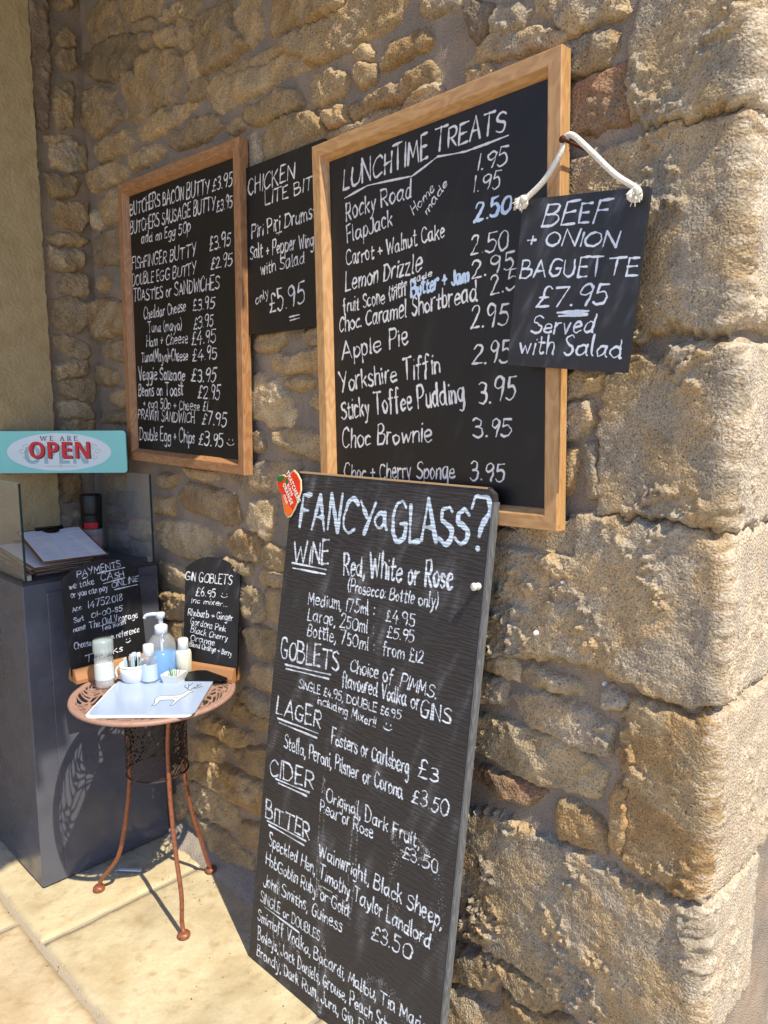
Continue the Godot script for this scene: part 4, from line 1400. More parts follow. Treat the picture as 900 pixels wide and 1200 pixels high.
	var slip := thing("paper_slip", "pale green paper slip in the square white pot", "paper", pot.position + Vector3(-0.008, 0.012, 0.006), Basis(Vector3(0, 1, 0), 0.9) * Basis(Vector3(1, 0, 0), -0.7))
	part("sheet", block(Vector3(0.028, 0.036, 0.001), 0.0003), mat(Color(0.62, 0.74, 0.66), 0.7), slip)
	for k in 10:
		var a := rng.randf() * TAU
		var d := Vector3(cos(a) * 0.25, 1, sin(a) * 0.25).normalized()
		var pk := thing("cocktail_pick", "thin black pick standing in the square white pot", "pick", pot.position + Vector3(0.008 + 0.008 * cos(a), 0.008, 0.008 * sin(a)), Basis.IDENTITY, "picks in the pot")
		part("stick", tube([Vector3.ZERO, d * rng.randf_range(0.045, 0.06)], 0.0011, 5, 0.0005), mat(Color(0.05, 0.045, 0.04), 0.6), pk)
	# black leather bill folder leaning at the foot of the gin board
	var fo := PackedVector2Array([Vector2(0, 0), Vector2(0.125, 0.0), Vector2(0.14, 0.01), Vector2(0.135, 0.045), Vector2(0.12, 0.055), Vector2(0.03, 0.055), Vector2(0.0, 0.045)])
	var fd := thing("bill_folder", "black leather folder lying half open in front of the GIN GOBLETS board", "folder", Vector3(-2.155, ty + 0.001, 0.172), Basis(Vector3(0, 1, 0), 0.74) * Basis(Vector3(1, 0, 0), -1.5))
	var lm := mat(Color(0.035, 0.034, 0.036), 0.32)
	part("lower_cover", slab(fo, 0.004), lm, fd)
	part("upper_cover", slab(fo, 0.004), lm, fd, Transform3D(Basis(Vector3(1, 0, 0), 0.22), Vector3(0, 0.0, 0.008)))

func stag(p: Node3D, mw: float, mh: float) -> void:
	# a standing stag in pale fill with grey outline, printed on the mat
	var sc := 0.0125
	var o := Vector2(mw * 0.53, mh * 0.20)
	var body := [[0, 3.2], [0.4, 4.2], [1.6, 4.6], [3.2, 4.5], [4.8, 4.6], [6.0, 5.2], [6.5, 6.2], [7.0, 6.9], [7.9, 6.7], [8.2, 6.2], [7.4, 5.8], [7.1, 4.6], [6.3, 3.4], [6.0, 2.6], [5.4, 0.3], [4.9, 0.1], [5.2, 2.2], [4.6, 2.7], [2.4, 2.7], [1.3, 2.3], [1.5, 1.4], [0.9, 0.2], [0.4, 0.2], [0.8, 1.5], [0.3, 2.2]]
	var poly := PackedVector2Array()
	for q in body:
		poly.append(o + Vector2(q[0], q[1] * 1.45) * sc)
	part("stag_fill", slab(poly, 0.0004), mat(Color(0.92, 0.92, 0.90), 0.3), p, at(0, 0, 0.004))
	var st := new_st()
	st.set_smooth_group(0)
	var line := []
	for q in poly:
		line.append(Vector3(q.x, q.y, 0.0045))
	line.append(line[0])
	tube_into(st, line, 0.0010, 4)
	for a in [[[7.0, 6.9], [6.4, 7.8], [6.3, 9.2], [6.8, 10.4]], [[6.4, 7.8], [5.4, 8.6], [5.2, 9.6]], [[7.2, 6.9], [7.6, 8.0], [8.6, 8.8], [9.0, 10.2]], [[7.6, 8.0], [8.8, 8.0], [9.8, 9.0]], [[6.3, 9.0], [5.8, 10.2]], [[8.6, 8.8], [8.2, 10.0]], [[3.0, 3.6], [4.2, 3.3], [5.6, 3.9]]]:
		var l := []
		for q in a:
			l.append(Vector3(o.x + q[0] * sc, o.y + q[1] * 1.45 * sc, 0.0045))
		tube_into(st, l, 0.0011, 4)
	part("stag_outline", done(st), mat(Color(0.26, 0.29, 0.36), 0.5), p)

func arch_board(called: String, label: String, p0: Vector3, ang: float, tilt: float, w: float, h: float, lines: Array, ty: float, depth: float) -> void:
	var b := lean_basis(ang, tilt)
	var t := thing(called, label, "chalkboard", Vector3(p0.x, ty, p0.z), Basis.IDENTITY, "arched tabletop chalkboards")
	var img := board_texture(lines, w * 1000, h * 1000, 2.4, Color(0.075, 0.075, 0.085), Color(0.88, 0.90, 0.92), 1.5, 0.5)
	part("board_face", slab(arch_outline(w, h, 0.045), 0.006, Vector2(w, h)), board_material(img, 0.5), t, Transform3D(b, b * Vector3(-w * 0.5, 0, -0.006) + Vector3(0, p0.y - ty, 0)))
	# grooved foot: two half-round blocks either side of the board and a base between them
	var fb := lean_basis(ang, 0.0)
	for s in [1.0, -1.0]:
		var prof := PackedVector2Array([Vector2(0, 0), Vector2(depth * 0.52, 0), Vector2(depth * 0.52, 0.012), Vector2(depth * 0.28, 0.040), Vector2(depth * 0.18, 0.045), Vector2(0.0, 0.045)])
		var o := slab(prof, w * 0.98)
		# profile x -> outward, slab depth -> along the board
		var bb := Basis(fb.z * s, Vector3.UP, fb.x * -s)
		part("wooden_foot", o, M.foot_wood if M.has("foot_wood") else foot_wood(), t, Transform3D(bb, fb.x * (w * 0.49 * s) + fb.z * s * 0.0045 - fb.z * 0.003))

func foot_wood() -> StandardMaterial3D:
	var m := mat(Color(0.66, 0.47, 0.30), 0.6)
	M.foot_wood = m
	return m

func build_small_things() -> void:
	# grit swept against the wall and into the joints
	var gm := MultiMesh.new()
	gm.transform_format = MultiMesh.TRANSFORM_3D
	var bit := SphereMesh.new()
	bit.radius = 0.5
	bit.height = 0.8
	bit.radial_segments = 6
	bit.rings = 3
	gm.mesh = bit
	gm.instance_count = 520
	for k in 520:
		var px := rng.randf_range(-2.6, -0.6)
		var pz := 0.05 + absf(rng.randfn(0.0, 0.16))
		if k % 4 == 0:
			px = rng.randf_range(-2.9, 0.4)
			pz = rng.randf_range(0.1, 1.6)
		if k % 5 == 0:
			pz = 0.635 + rng.randfn(0.0, 0.012)
		var s := 0.0012 + 0.0035 * pow(rng.randf(), 3.0)
		gm.set_instance_transform(k, Transform3D(Basis(Vector3(0, 1, 0), rng.randf() * TAU).scaled(Vector3(s * rng.randf_range(0.8, 1.8), s * 0.7, s)), Vector3(px, -0.0018, pz)))
	var gr := MultiMeshInstance3D.new()
	gr.name = "grit"
	gr.multimesh = gm
	gr.material_override = mat(Color(0.40, 0.33, 0.25), 0.95)
	gr.set_meta("label", "scattered brown grit on the paving by the wall")
	gr.set_meta("category", "grit")
	gr.set_meta("kind", "stuff")
	add_child(gr)
	# white stirrer on the floor
	var s := thing("paper_tube", "white paper sachet lying on the paving beside the cabinet", "sachet", Vector3(-2.435, 0.003, 0.262), Basis(Vector3(0, 1, 0), 0.72))
	part("wrapper", block(Vector3(0.085, 0.006, 0.014), 0.002), mat(Color(0.80, 0.84, 0.86), 0.6), s)
	# clear tip of the sachet
	part("torn_end", block(Vector3(0.012, 0.003, 0.016), 0.001), mat(Color(0.70, 0.76, 0.78), 0.5), s, at(-0.048, 0.001, 0.001))
	# white lichen dots and paint drops on the corner blocks
	for d in DROPS:
		var t := thing("paint_drop", "small round white paint spot on the corner stones", "paint spot", Vector3(d[0], d[1], d[3]), Basis.IDENTITY, "white spots on the corner stones")
		part("dab", lathe([[0.0, -0.03], [d[2], -0.03], [d[2], 0.010], [d[2] * 0.7, 0.014], [0.0, 0.016]], 12), M.white, t, Transform3D(Basis(Vector3(1, 0, 0), PI / 2), Vector3.ZERO))


const DROPS = [[-0.904, 1.157, 0.0060, 0.012], [-0.751, 1.072, 0.0055, -0.020], [-0.840, 1.283, 0.0040, 0.012]]
const STONES = [
	["o", [-2.956,3.139, -2.867,3.141, -2.750,3.103, -2.727,3.048, -2.711,2.995, -2.822,3.003, -2.955,3.022, -2.970,3.091]],
	["o", [-2.723,3.078, -2.703,3.127, -2.419,3.024, -2.449,2.965, -2.579,2.982, -2.661,2.988, -2.700,3.026]],
	["o", [-2.655,2.983, -2.514,2.964, -2.458,2.940, -2.478,2.928, -2.609,2.953]],
	["o", [-2.445,2.943, -2.376,2.952, -2.306,2.944, -2.272,2.927, -2.297,2.907, -2.379,2.915]],
	["o", [-2.583,2.938, -2.517,2.929, -2.494,2.903, -2.522,2.882, -2.562,2.880, -2.586,2.909]],
	["o", [-2.484,2.900, -2.455,2.908, -2.346,2.881, -2.336,2.852, -2.373,2.841, -2.477,2.871]],
	["d", [-3.016,2.997, -2.869,2.998, -2.748,2.989, -2.610,2.941, -2.583,2.877, -2.676,2.849, -2.809,2.853, -2.945,2.908, -3.013,2.962]],
	["o", [-2.732,2.802, -2.692,2.841, -2.596,2.807, -2.572,2.849, -2.485,2.853, -2.363,2.818, -2.320,2.767, -2.335,2.719, -2.376,2.666, -2.475,2.684, -2.542,2.674, -2.666,2.675, -2.721,2.702, -2.709,2.744]],
	["o", [-3.041,2.881, -2.903,2.856, -2.799,2.810, -2.803,2.775, -2.750,2.709, -2.843,2.699, -2.973,2.690, -3.003,2.718, -3.081,2.780, -3.048,2.827]],
	["o", [-2.960,2.660, -2.862,2.670, -2.712,2.654, -2.673,2.612, -2.705,2.580, -2.793,2.600, -2.920,2.588, -2.972,2.634]],
	["o", [-2.648,2.645, -2.530,2.653, -2.439,2.653, -2.403,2.632, -2.341,2.645, -2.282,2.641, -2.249,2.623, -2.285,2.607, -2.407,2.591, -2.536,2.592, -2.617,2.602]],
	["o", [-2.714,2.569, -2.620,2.571, -2.487,2.555, -2.450,2.528, -2.544,2.512, -2.669,2.514, -2.717,2.544]],
	["o", [-2.421,2.576, -2.324,2.559, -2.264,2.578, -2.143,2.561, -2.097,2.522, -2.202,2.500, -2.364,2.517, -2.424,2.541]],
	["o", [-3.048,2.573, -2.940,2.565, -2.811,2.571, -2.726,2.526, -2.721,2.505, -2.867,2.501, -2.998,2.499, -3.037,2.528]],
	["o", [-2.327,2.895, -2.287,2.890, -2.255,2.849, -2.271,2.792, -2.304,2.813]],
	["o", [-2.295,2.777, -2.238,2.776, -2.208,2.733, -2.235,2.657, -2.295,2.708]],
	["o", [-2.982,2.457, -2.919,2.466, -2.800,2.469, -2.712,2.452, -2.723,2.349, -2.906,2.370, -2.974,2.424]],
	["p", [-3.030,2.428, -2.988,2.416, -2.955,2.378, -2.982,2.358, -3.031,2.374]],
	["d", [-3.031,2.325, -2.960,2.336, -2.805,2.327, -2.726,2.314, -2.740,2.189, -2.925,2.218, -3.014,2.211, -3.046,2.262]],
	["b", [-3.007,2.163, -2.931,2.171, -2.916,2.137, -2.962,2.117, -3.004,2.136]],
	["b", [-3.057,2.074, -2.954,2.084, -2.835,2.058, -2.734,2.033, -2.753,1.956, -2.909,1.940, -3.022,1.939, -3.062,1.985]],
	["o", [-3.021,1.897, -2.949,1.915, -2.805,1.909, -2.726,1.896, -2.732,1.833, -2.813,1.836, -2.895,1.851, -3.007,1.854]],
	["o", [-3.083,1.774, -3.036,1.830, -2.924,1.808, -2.861,1.778, -2.894,1.754, -3.007,1.755, -3.072,1.756]],
	["o", [-2.961,1.708, -2.813,1.728, -2.721,1.720, -2.726,1.672, -2.880,1.662, -2.939,1.685]],
	["o", [-3.053,1.640, -2.943,1.648, -2.835,1.629, -2.731,1.624, -2.734,1.597, -2.838,1.604, -3.052,1.602]],
	["b", [-3.018,1.379, -2.865,1.392, -2.888,1.333, -3.007,1.324]],
	["d", [-3.052,1.312, -2.897,1.329, -2.912,1.269, -3.049,1.264]],
	["r", [-3.038,1.214, -2.900,1.228, -2.903,1.199, -3.024,1.186]],
	["p", [-2.854,1.197, -2.711,1.220, -2.670,1.179, -2.719,1.144, -2.843,1.152]],
	["g", [-3.046,1.145, -2.892,1.154, -2.882,1.093, -3.037,1.073]],
	["g", [-2.830,1.123, -2.690,1.133, -2.679,1.081, -2.820,1.070]],
	["o", [-1.983,1.854, -1.923,1.872, -1.803,1.876, -1.811,1.852, -1.839,1.833, -1.903,1.826, -1.965,1.836]],
	["o", [-1.718,1.865, -1.659,1.875, -1.601,1.872, -1.602,1.826, -1.713,1.841]],
	["o", [-1.883,1.789, -1.840,1.814, -1.806,1.802, -1.779,1.801, -1.701,1.817, -1.657,1.822, -1.614,1.816, -1.616,1.762, -1.767,1.759, -1.835,1.762, -1.880,1.776]],
	["o", [-1.812,1.730, -1.742,1.738, -1.672,1.732, -1.691,1.717, -1.762,1.710, -1.802,1.719]],
	["p", [-2.026,1.751, -1.980,1.754, -1.928,1.759, -1.907,1.730, -1.843,1.737, -1.834,1.699, -1.790,1.678, -1.778,1.632, -1.807,1.598, -1.891,1.597, -1.942,1.618, -2.025,1.627]],
	["o", [-1.702,1.673, -1.654,1.688, -1.617,1.683, -1.618,1.640, -1.680,1.656]],
	["o", [-1.867,1.571, -1.814,1.587, -1.733,1.587, -1.651,1.576, -1.608,1.565, -1.609,1.497, -1.653,1.499, -1.722,1.521, -1.788,1.535, -1.850,1.550]],
	["o", [-2.020,1.573, -1.955,1.578, -1.930,1.544, -1.939,1.524, -2.023,1.521]],
	["g", [-2.130,1.428, -2.057,1.467, -1.994,1.482, -1.754,1.493, -1.757,1.397, -1.897,1.404, -2.040,1.381, -2.103,1.414]],
	["o", [-2.412,1.439, -2.215,1.436, -2.193,1.418, -2.253,1.408, -2.350,1.412]],
	["o", [-2.622,1.381, -2.563,1.409, -2.467,1.412, -2.476,1.383, -2.539,1.365]],
	["b", [-2.650,1.317, -2.599,1.319, -2.494,1.321, -2.499,1.270, -2.647,1.266]],
	["b", [-2.440,1.338, -2.377,1.386, -2.219,1.381, -2.095,1.368, -2.072,1.285, -2.157,1.263, -2.249,1.287, -2.423,1.301]],
	["p", [-2.011,1.347, -1.958,1.366, -1.879,1.364, -1.886,1.304, -1.913,1.247, -1.984,1.263, -2.035,1.282]],
	["b", [-2.148,1.226, -2.069,1.251, -1.964,1.235, -1.963,1.198, -1.975,1.165, -2.095,1.161, -2.139,1.188]],
	["o", [-1.950,1.215, -1.865,1.226, -1.814,1.212, -1.772,1.211, -1.783,1.151, -1.821,1.151, -1.908,1.150, -1.957,1.162]],
	["p", [-2.637,1.220, -2.549,1.243, -2.350,1.243, -2.206,1.219, -2.203,1.173, -2.259,1.125, -2.384,1.122, -2.559,1.127, -2.635,1.161]],
	["p", [-2.152,1.147, -2.010,1.141, -2.012,1.110, -2.076,1.113, -2.177,1.117]],
	["o", [-1.969,1.123, -1.948,1.144, -1.830,1.141, -1.784,1.127, -1.841,1.106, -1.960,1.099]],
	["p", [-2.204,1.067, -2.079,1.067, -1.993,1.069, -1.923,1.018, -1.934,0.991, -1.998,0.960, -2.083,0.982, -2.184,0.996]],
	["o", [-1.931,1.079, -1.842,1.094, -1.795,1.090, -1.798,0.994, -1.855,0.982, -1.914,0.995]],
	["o", [-2.070,0.913, -1.978,0.945, -1.877,0.941, -1.818,0.947, -1.821,0.873, -1.875,0.866, -1.961,0.852, -2.035,0.855]],
	["p", [-2.629,1.066, -2.495,1.071, -2.365,1.034, -2.368,0.999, -2.528,1.001, -2.626,1.022]],
	["o", [-2.633,0.946, -2.489,0.971, -2.346,0.954, -2.350,0.889, -2.554,0.864, -2.623,0.888]],
	["o", [-2.629,0.826, -2.498,0.856, -2.352,0.868, -2.356,0.810, -2.519,0.774, -2.634,0.772]],
	["o", [-2.321,0.944, -2.210,0.958, -2.109,0.918, -2.134,0.872, -2.252,0.875, -2.325,0.887]],
	["o", [-2.051,0.745, -2.015,0.807, -1.899,0.829, -1.820,0.836, -1.823,0.747, -1.903,0.738, -1.986,0.735]],
	["p", [-2.123,0.664, -2.075,0.708, -1.925,0.706, -1.824,0.715, -1.826,0.664, -1.927,0.653, -2.034,0.649]],
	["o", [-2.175,0.580, -2.124,0.647, -2.034,0.638, -1.927,0.636, -1.846,0.638, -1.888,0.606, -1.961,0.600, -2.082,0.576]],
	["o", [-2.403,0.482, -2.275,0.554, -2.189,0.540, -2.016,0.559, -2.018,0.524, -2.157,0.479, -2.254,0.488, -2.397,0.469]],
	["o", [-2.543,0.385, -2.414,0.428, -2.280,0.468, -2.207,0.449, -2.235,0.388, -2.365,0.359, -2.550,0.296]],
	["o", [-2.146,0.461, -2.064,0.499, -1.948,0.534, -1.849,0.560, -1.853,0.447, -1.952,0.425, -2.034,0.423, -2.113,0.430]],
	["b", [-2.567,0.270, -2.414,0.327, -2.325,0.363, -2.187,0.383, -2.046,0.398, -1.980,0.394, -1.875,0.399, -1.879,0.304, -1.985,0.289, -2.086,0.277, -2.205,0.275, -2.318,0.277, -2.412,0.266, -2.570,0.234]],
	["p", [-2.559,0.181, -2.484,0.233, -2.345,0.264, -2.230,0.269, -2.140,0.252, -2.136,0.214, -2.164,0.152, -2.250,0.146, -2.408,0.136, -2.533,0.143]],
	["p", [-2.495,0.086, -2.382,0.123, -2.214,0.116, -2.131,0.100, -2.061,0.101, -2.052,0.055, -2.170,0.031, -2.348,0.029, -2.485,0.034]],
	["o", [-2.139,0.169, -2.101,0.214, -1.998,0.242, -1.880,0.270, -1.894,0.182, -2.013,0.158, -2.129,0.122]],
	["o", [-2.637,0.145, -2.548,0.137, -2.509,0.088, -2.588,0.016, -2.646,0.042]],
	["g", [-2.621,-0.022, -2.501,0.012, -2.363,0.007, -2.221,0.008, -2.260,-0.017, -2.462,-0.044, -2.608,-0.050]],
	["o", [-1.917,2.661, -1.758,2.670, -1.629,2.656, -1.540,2.662, -1.497,2.691, -1.309,2.623, -1.346,2.570, -1.464,2.566, -1.513,2.559, -1.616,2.568, -1.679,2.577, -1.698,2.605, -1.810,2.647, -1.881,2.632, -2.053,2.659, -2.083,2.676]],
	["o", [-2.179,2.663, -2.094,2.669, -2.034,2.644, -1.882,2.623, -1.793,2.632, -1.702,2.600, -1.687,2.571, -1.813,2.569, -1.931,2.567, -2.059,2.564, -2.121,2.570, -2.172,2.611]],
	["o", [-2.291,2.758, -2.235,2.814, -2.220,2.875, -2.123,2.864, -2.042,2.846, -2.018,2.781, -1.962,2.708, -2.021,2.698, -2.082,2.695, -2.232,2.707]],
	["o", [-2.009,2.783, -1.994,2.825, -1.945,2.843, -1.900,2.822, -1.891,2.718, -1.934,2.699, -1.994,2.736]],
	["b", [-1.851,2.710, -1.840,2.761, -1.804,2.802, -1.539,2.706, -1.554,2.672, -1.645,2.666, -1.757,2.684, -1.834,2.695]],
	["o", [-2.365,2.936, -2.294,2.940, -2.237,2.942, -2.207,2.904, -2.253,2.884, -2.344,2.906]],
	["o", [-2.316,2.667, -2.233,2.690, -2.184,2.679, -2.190,2.638, -2.260,2.638]],
	["o", [-1.980,2.538, -1.886,2.534, -1.814,2.537, -1.729,2.513, -1.710,2.481, -1.765,2.471, -1.879,2.480, -1.944,2.484, -1.977,2.500]],
	["o", [-2.072,2.513, -1.996,2.521, -1.984,2.496, -2.033,2.484, -2.063,2.492]],
	["o", [-1.904,2.434, -1.844,2.461, -1.748,2.457, -1.667,2.440, -1.628,2.411, -1.621,2.381, -1.622,2.352, -1.701,2.356, -1.821,2.353, -1.875,2.370]],
	["o", [-1.676,2.520, -1.648,2.536, -1.579,2.527, -1.529,2.496, -1.540,2.463, -1.619,2.457, -1.666,2.464]],
	["g", [-1.970,2.461, -1.927,2.456, -1.901,2.397, -1.922,2.349, -1.970,2.359]],
	["o", [-1.515,2.420, -1.432,2.419, -1.398,2.419, -1.334,2.423, -1.291,2.444, -1.249,2.446, -1.223,2.411, -1.225,2.392, -1.291,2.398, -1.340,2.390, -1.412,2.392, -1.502,2.388]],
	["o", [-1.627,2.430, -1.544,2.423, -1.530,2.387, -1.597,2.392]],
	["p", [-1.499,2.537, -1.464,2.548, -1.437,2.527, -1.441,2.510, -1.486,2.517]],
	["o", [-1.496,2.496, -1.472,2.507, -1.431,2.490, -1.425,2.466, -1.459,2.454, -1.490,2.471]],
	["b", [-1.408,2.492, -1.365,2.519, -1.315,2.522, -1.273,2.525, -1.240,2.494, -1.249,2.480, -1.321,2.482, -1.378,2.474]],
	["p", [-1.334,2.371, -1.273,2.386, -1.231,2.391, -1.211,2.371, -1.237,2.354, -1.291,2.326, -1.328,2.344]],
	["p", [-1.613,2.370, -1.538,2.370, -1.467,2.366, -1.386,2.376, -1.347,2.368, -1.334,2.337, -1.503,2.324, -1.614,2.336]],
	["g", [-1.273,2.586, -1.261,2.598, -1.160,2.562, -1.160,2.542, -1.238,2.550, -1.261,2.562]],
	["g", [-1.142,2.411, -1.110,2.437, -1.064,2.448, -0.977,2.429, -0.935,2.412, -0.877,2.379, -0.890,2.369, -0.953,2.386, -1.024,2.394, -1.100,2.406]],
	["g", [-1.070,2.466, -1.055,2.491, -1.001,2.479, -0.967,2.457, -0.986,2.438, -1.020,2.430, -1.059,2.449]],
	["g", [-0.961,2.462, -0.955,2.488, -0.761,2.419, -0.760,2.386, -0.807,2.388, -0.868,2.380, -0.890,2.394, -0.900,2.413]],
	["g", [-0.872,2.363, -0.830,2.364, -0.782,2.355, -0.777,2.338, -0.796,2.310, -0.837,2.304, -0.888,2.315, -0.889,2.346]],
	["r", [-0.886,2.267, -0.819,2.288, -0.780,2.295, -0.748,2.288, -0.741,2.214, -0.748,2.188, -0.816,2.191, -0.863,2.199, -0.885,2.223]],
	["m", [-1.132,2.510, -1.112,2.523, -1.070,2.507, -1.075,2.471, -1.100,2.437, -1.121,2.475]],
	["b", [-1.131,2.380, -1.078,2.381, -1.063,2.365, -1.131,2.361]],
	["g", [-0.894,1.709, -0.835,1.720, -0.771,1.713, -0.800,1.689, -0.857,1.670, -0.893,1.670]],
	["g", [-0.892,1.649, -0.805,1.657, -0.798,1.619, -0.837,1.593, -0.891,1.597]],
	["g", [-0.808,1.572, -0.791,1.577, -0.783,1.519, -0.775,1.469, -0.798,1.472]],
	["b", [-0.890,1.555, -0.833,1.562, -0.839,1.490, -0.860,1.467, -0.887,1.465]],
	["p", [-1.093,1.054, -1.052,1.059, -0.989,1.069, -0.970,1.058, -0.968,1.026, -1.006,1.024, -1.052,1.033, -1.092,1.031]],
	["p", [-0.954,1.047, -0.921,1.073, -0.893,1.063, -0.850,1.059, -0.798,1.054, -0.803,1.041, -0.860,1.028, -0.903,1.031, -0.942,1.035]],
	["g", [-0.752,1.057, -0.731,1.066, -0.697,1.051, -0.706,1.029, -0.744,1.032]],
	["g", [-0.987,0.981, -0.891,1.012, -0.848,1.004, -0.807,1.007, -0.766,0.990, -0.728,0.988, -0.735,0.921, -0.794,0.918, -0.867,0.928, -0.939,0.926, -0.969,0.948]],
	["p", [-1.116,0.823, -1.117,0.899, -1.016,0.918, -0.928,0.917, -0.835,0.917, -0.763,0.897, -0.738,0.880, -0.760,0.813, -0.821,0.807, -0.908,0.795, -0.977,0.796, -1.032,0.808]],
	["r", [-1.128,0.770, -1.082,0.775, -1.025,0.778, -0.965,0.779, -0.890,0.781, -0.923,0.743, -1.000,0.729, -1.082,0.737, -1.128,0.731]],
	["b", [-0.857,0.751, -0.836,0.780, -0.799,0.781, -0.758,0.773, -0.733,0.749, -0.736,0.695, -0.797,0.698, -0.844,0.693]],
	["g", [-1.131,0.997, -1.064,1.004, -1.006,1.011, -1.011,0.961, -1.060,0.953, -1.130,0.938]],
	["b", [-0.723,0.814, -0.705,0.866, -0.688,0.866, -0.685,0.797, -0.691,0.744, -0.701,0.706, -0.716,0.733]],
	["g", [-1.195,0.231, -1.138,0.256, -1.043,0.287, -1.004,0.255, -1.022,0.204, -1.095,0.179, -1.194,0.140]],
	["g", [-1.194,0.115, -1.143,0.142, -1.095,0.146, -1.041,0.135, -0.977,0.168, -0.964,0.125, -1.193,-0.021]],
	["o", [-1.024,0.281, -0.907,0.291, -0.827,0.300, -0.837,0.260, -0.894,0.225, -0.966,0.237]],
	["b", [-0.991,0.217, -0.917,0.205, -0.826,0.243, -0.782,0.241, -0.915,0.128, -0.976,0.128]],
	["b", [-0.910,0.145, -0.732,0.239, -0.612,0.246, -0.644,0.099, -0.905,-0.049]],
	["g", [-0.595,0.288, -0.492,0.348, -0.484,0.199, -0.587,0.121]],
	["o", [-2.925,0.046, -2.813,0.046, -2.704,0.039, -2.680,0.149, -2.826,0.157, -2.943,0.145]],
	["o", [-1.968,0.028, -1.890,0.040, -1.815,0.035, -1.802,0.145, -1.899,0.143, -1.969,0.150]],
	["o", [-1.766,0.029, -1.717,0.042, -1.651,0.028, -1.651,0.142, -1.724,0.149, -1.787,0.134]],
	["o", [-1.615,0.033, -1.555,0.042, -1.477,0.051, -1.489,0.142, -1.563,0.148, -1.617,0.136]],
	["o", [-1.446,0.049, -1.334,0.025, -1.207,0.030, -1.219,0.148, -1.347,0.157, -1.455,0.156]],
	["o", [-1.834,0.181, -1.718,0.169, -1.611,0.178, -1.606,0.259, -1.729,0.264, -1.824,0.259]],
	["o", [-1.573,0.176, -1.464,0.184, -1.339,0.184, -1.334,0.266, -1.476,0.258, -1.579,0.247]],
	["o", [-2.998,0.287, -2.854,0.280, -2.727,0.280, -2.715,0.390, -2.869,0.383, -2.981,0.383]],
	["o", [-1.788,0.296, -1.690,0.293, -1.611,0.290, -1.603,0.403, -1.701,0.401, -1.787,0.387]],
	["o", [-1.554,0.284, -1.497,0.288, -1.432,0.293, -1.427,0.398, -1.505,0.385, -1.557,0.388]],
	["o", [-1.401,0.284, -1.297,0.286, -1.199,0.286, -1.191,0.395, -1.308,0.383, -1.401,0.392]],
	["o", [-2.995,0.427, -2.900,0.419, -2.815,0.429, -2.797,0.539, -2.911,0.545, -2.986,0.556]],
	["o", [-1.752,0.433, -1.645,0.423, -1.553,0.420, -1.546,0.555, -1.656,0.544, -1.739,0.553]],
	["o", [-1.507,0.417, -1.448,0.414, -1.386,0.420, -1.377,0.549, -1.456,0.547, -1.502,0.538]],
	["o", [-2.935,0.593, -2.879,0.582, -2.828,0.582, -2.833,0.672, -2.885,0.674, -2.935,0.677]],
	["o", [-1.769,0.584, -1.669,0.591, -1.580,0.580, -1.589,0.670, -1.679,0.692, -1.757,0.691]],
	["o", [-1.553,0.572, -1.487,0.577, -1.440,0.577, -1.430,0.675, -1.494,0.671, -1.556,0.691]],
	["o", [-1.395,0.581, -1.325,0.580, -1.267,0.579, -1.265,0.681, -1.333,0.692, -1.391,0.689]],
	["o", [-2.977,0.724, -2.860,0.714, -2.736,0.716, -2.742,0.815, -2.873,0.813, -2.966,0.813]],
	["o", [-1.668,0.705, -1.533,0.718, -1.400,0.703, -1.384,0.796, -1.548,0.811, -1.669,0.817]],
	["o", [-1.370,0.709, -1.275,0.703, -1.187,0.711, -1.181,0.801, -1.285,0.806, -1.368,0.819]],
	["o", [-2.926,0.850, -2.848,0.840, -2.760,0.838, -2.777,0.922, -2.857,0.925, -2.936,0.919]],
	["o", [-1.758,0.839, -1.658,0.830, -1.568,0.851, -1.559,0.924, -1.668,0.921, -1.754,0.926]],
	["o", [-1.532,0.838, -1.435,0.847, -1.342,0.837, -1.339,0.924, -1.446,0.933, -1.543,0.924]],
	["o", [-1.591,0.966, -1.487,0.942, -1.392,0.963, -1.398,1.085, -1.498,1.078, -1.598,1.073]],
	["o", [-1.357,0.956, -1.260,0.941, -1.175,0.967, -1.168,1.078, -1.271,1.071, -1.358,1.090]],
	["o", [-1.656,1.113, -1.523,1.098, -1.405,1.109, -1.412,1.201, -1.536,1.207, -1.640,1.216]],
	["o", [-1.368,1.118, -1.282,1.119, -1.187,1.125, -1.201,1.198, -1.292,1.219, -1.377,1.205]],
	["o", [-1.692,1.232, -1.588,1.228, -1.483,1.245, -1.482,1.360, -1.600,1.370, -1.703,1.352]],
	["o", [-1.447,1.250, -1.351,1.238, -1.253,1.238, -1.248,1.366, -1.362,1.355, -1.456,1.352]],
	["o", [-1.513,1.383, -1.434,1.392, -1.339,1.397, -1.355,1.477, -1.444,1.464, -1.513,1.470]],
	["o", [-1.303,1.396, -1.221,1.384, -1.126,1.392, -1.125,1.469, -1.231,1.475, -1.318,1.466]],
	["o", [-2.706,1.491, -2.656,1.495, -2.603,1.508, -2.600,1.595, -2.663,1.585, -2.703,1.601]],
	["o", [-2.560,1.503, -2.460,1.501, -2.345,1.503, -2.363,1.604, -2.472,1.608, -2.573,1.584]],
	["o", [-2.329,1.497, -2.236,1.486, -2.161,1.488, -2.154,1.590, -2.245,1.602, -2.321,1.586]],
	["o", [-1.535,1.496, -1.435,1.490, -1.340,1.507, -1.350,1.595, -1.445,1.605, -1.529,1.585]],
	["o", [-1.314,1.492, -1.204,1.491, -1.111,1.492, -1.099,1.585, -1.216,1.584, -1.307,1.605]],
	["o", [-2.471,1.632, -2.362,1.634, -2.261,1.617, -2.262,1.751, -2.373,1.752, -2.467,1.746]],
	["o", [-2.241,1.633, -2.137,1.618, -2.051,1.619, -2.049,1.762, -2.148,1.748, -2.238,1.748]],
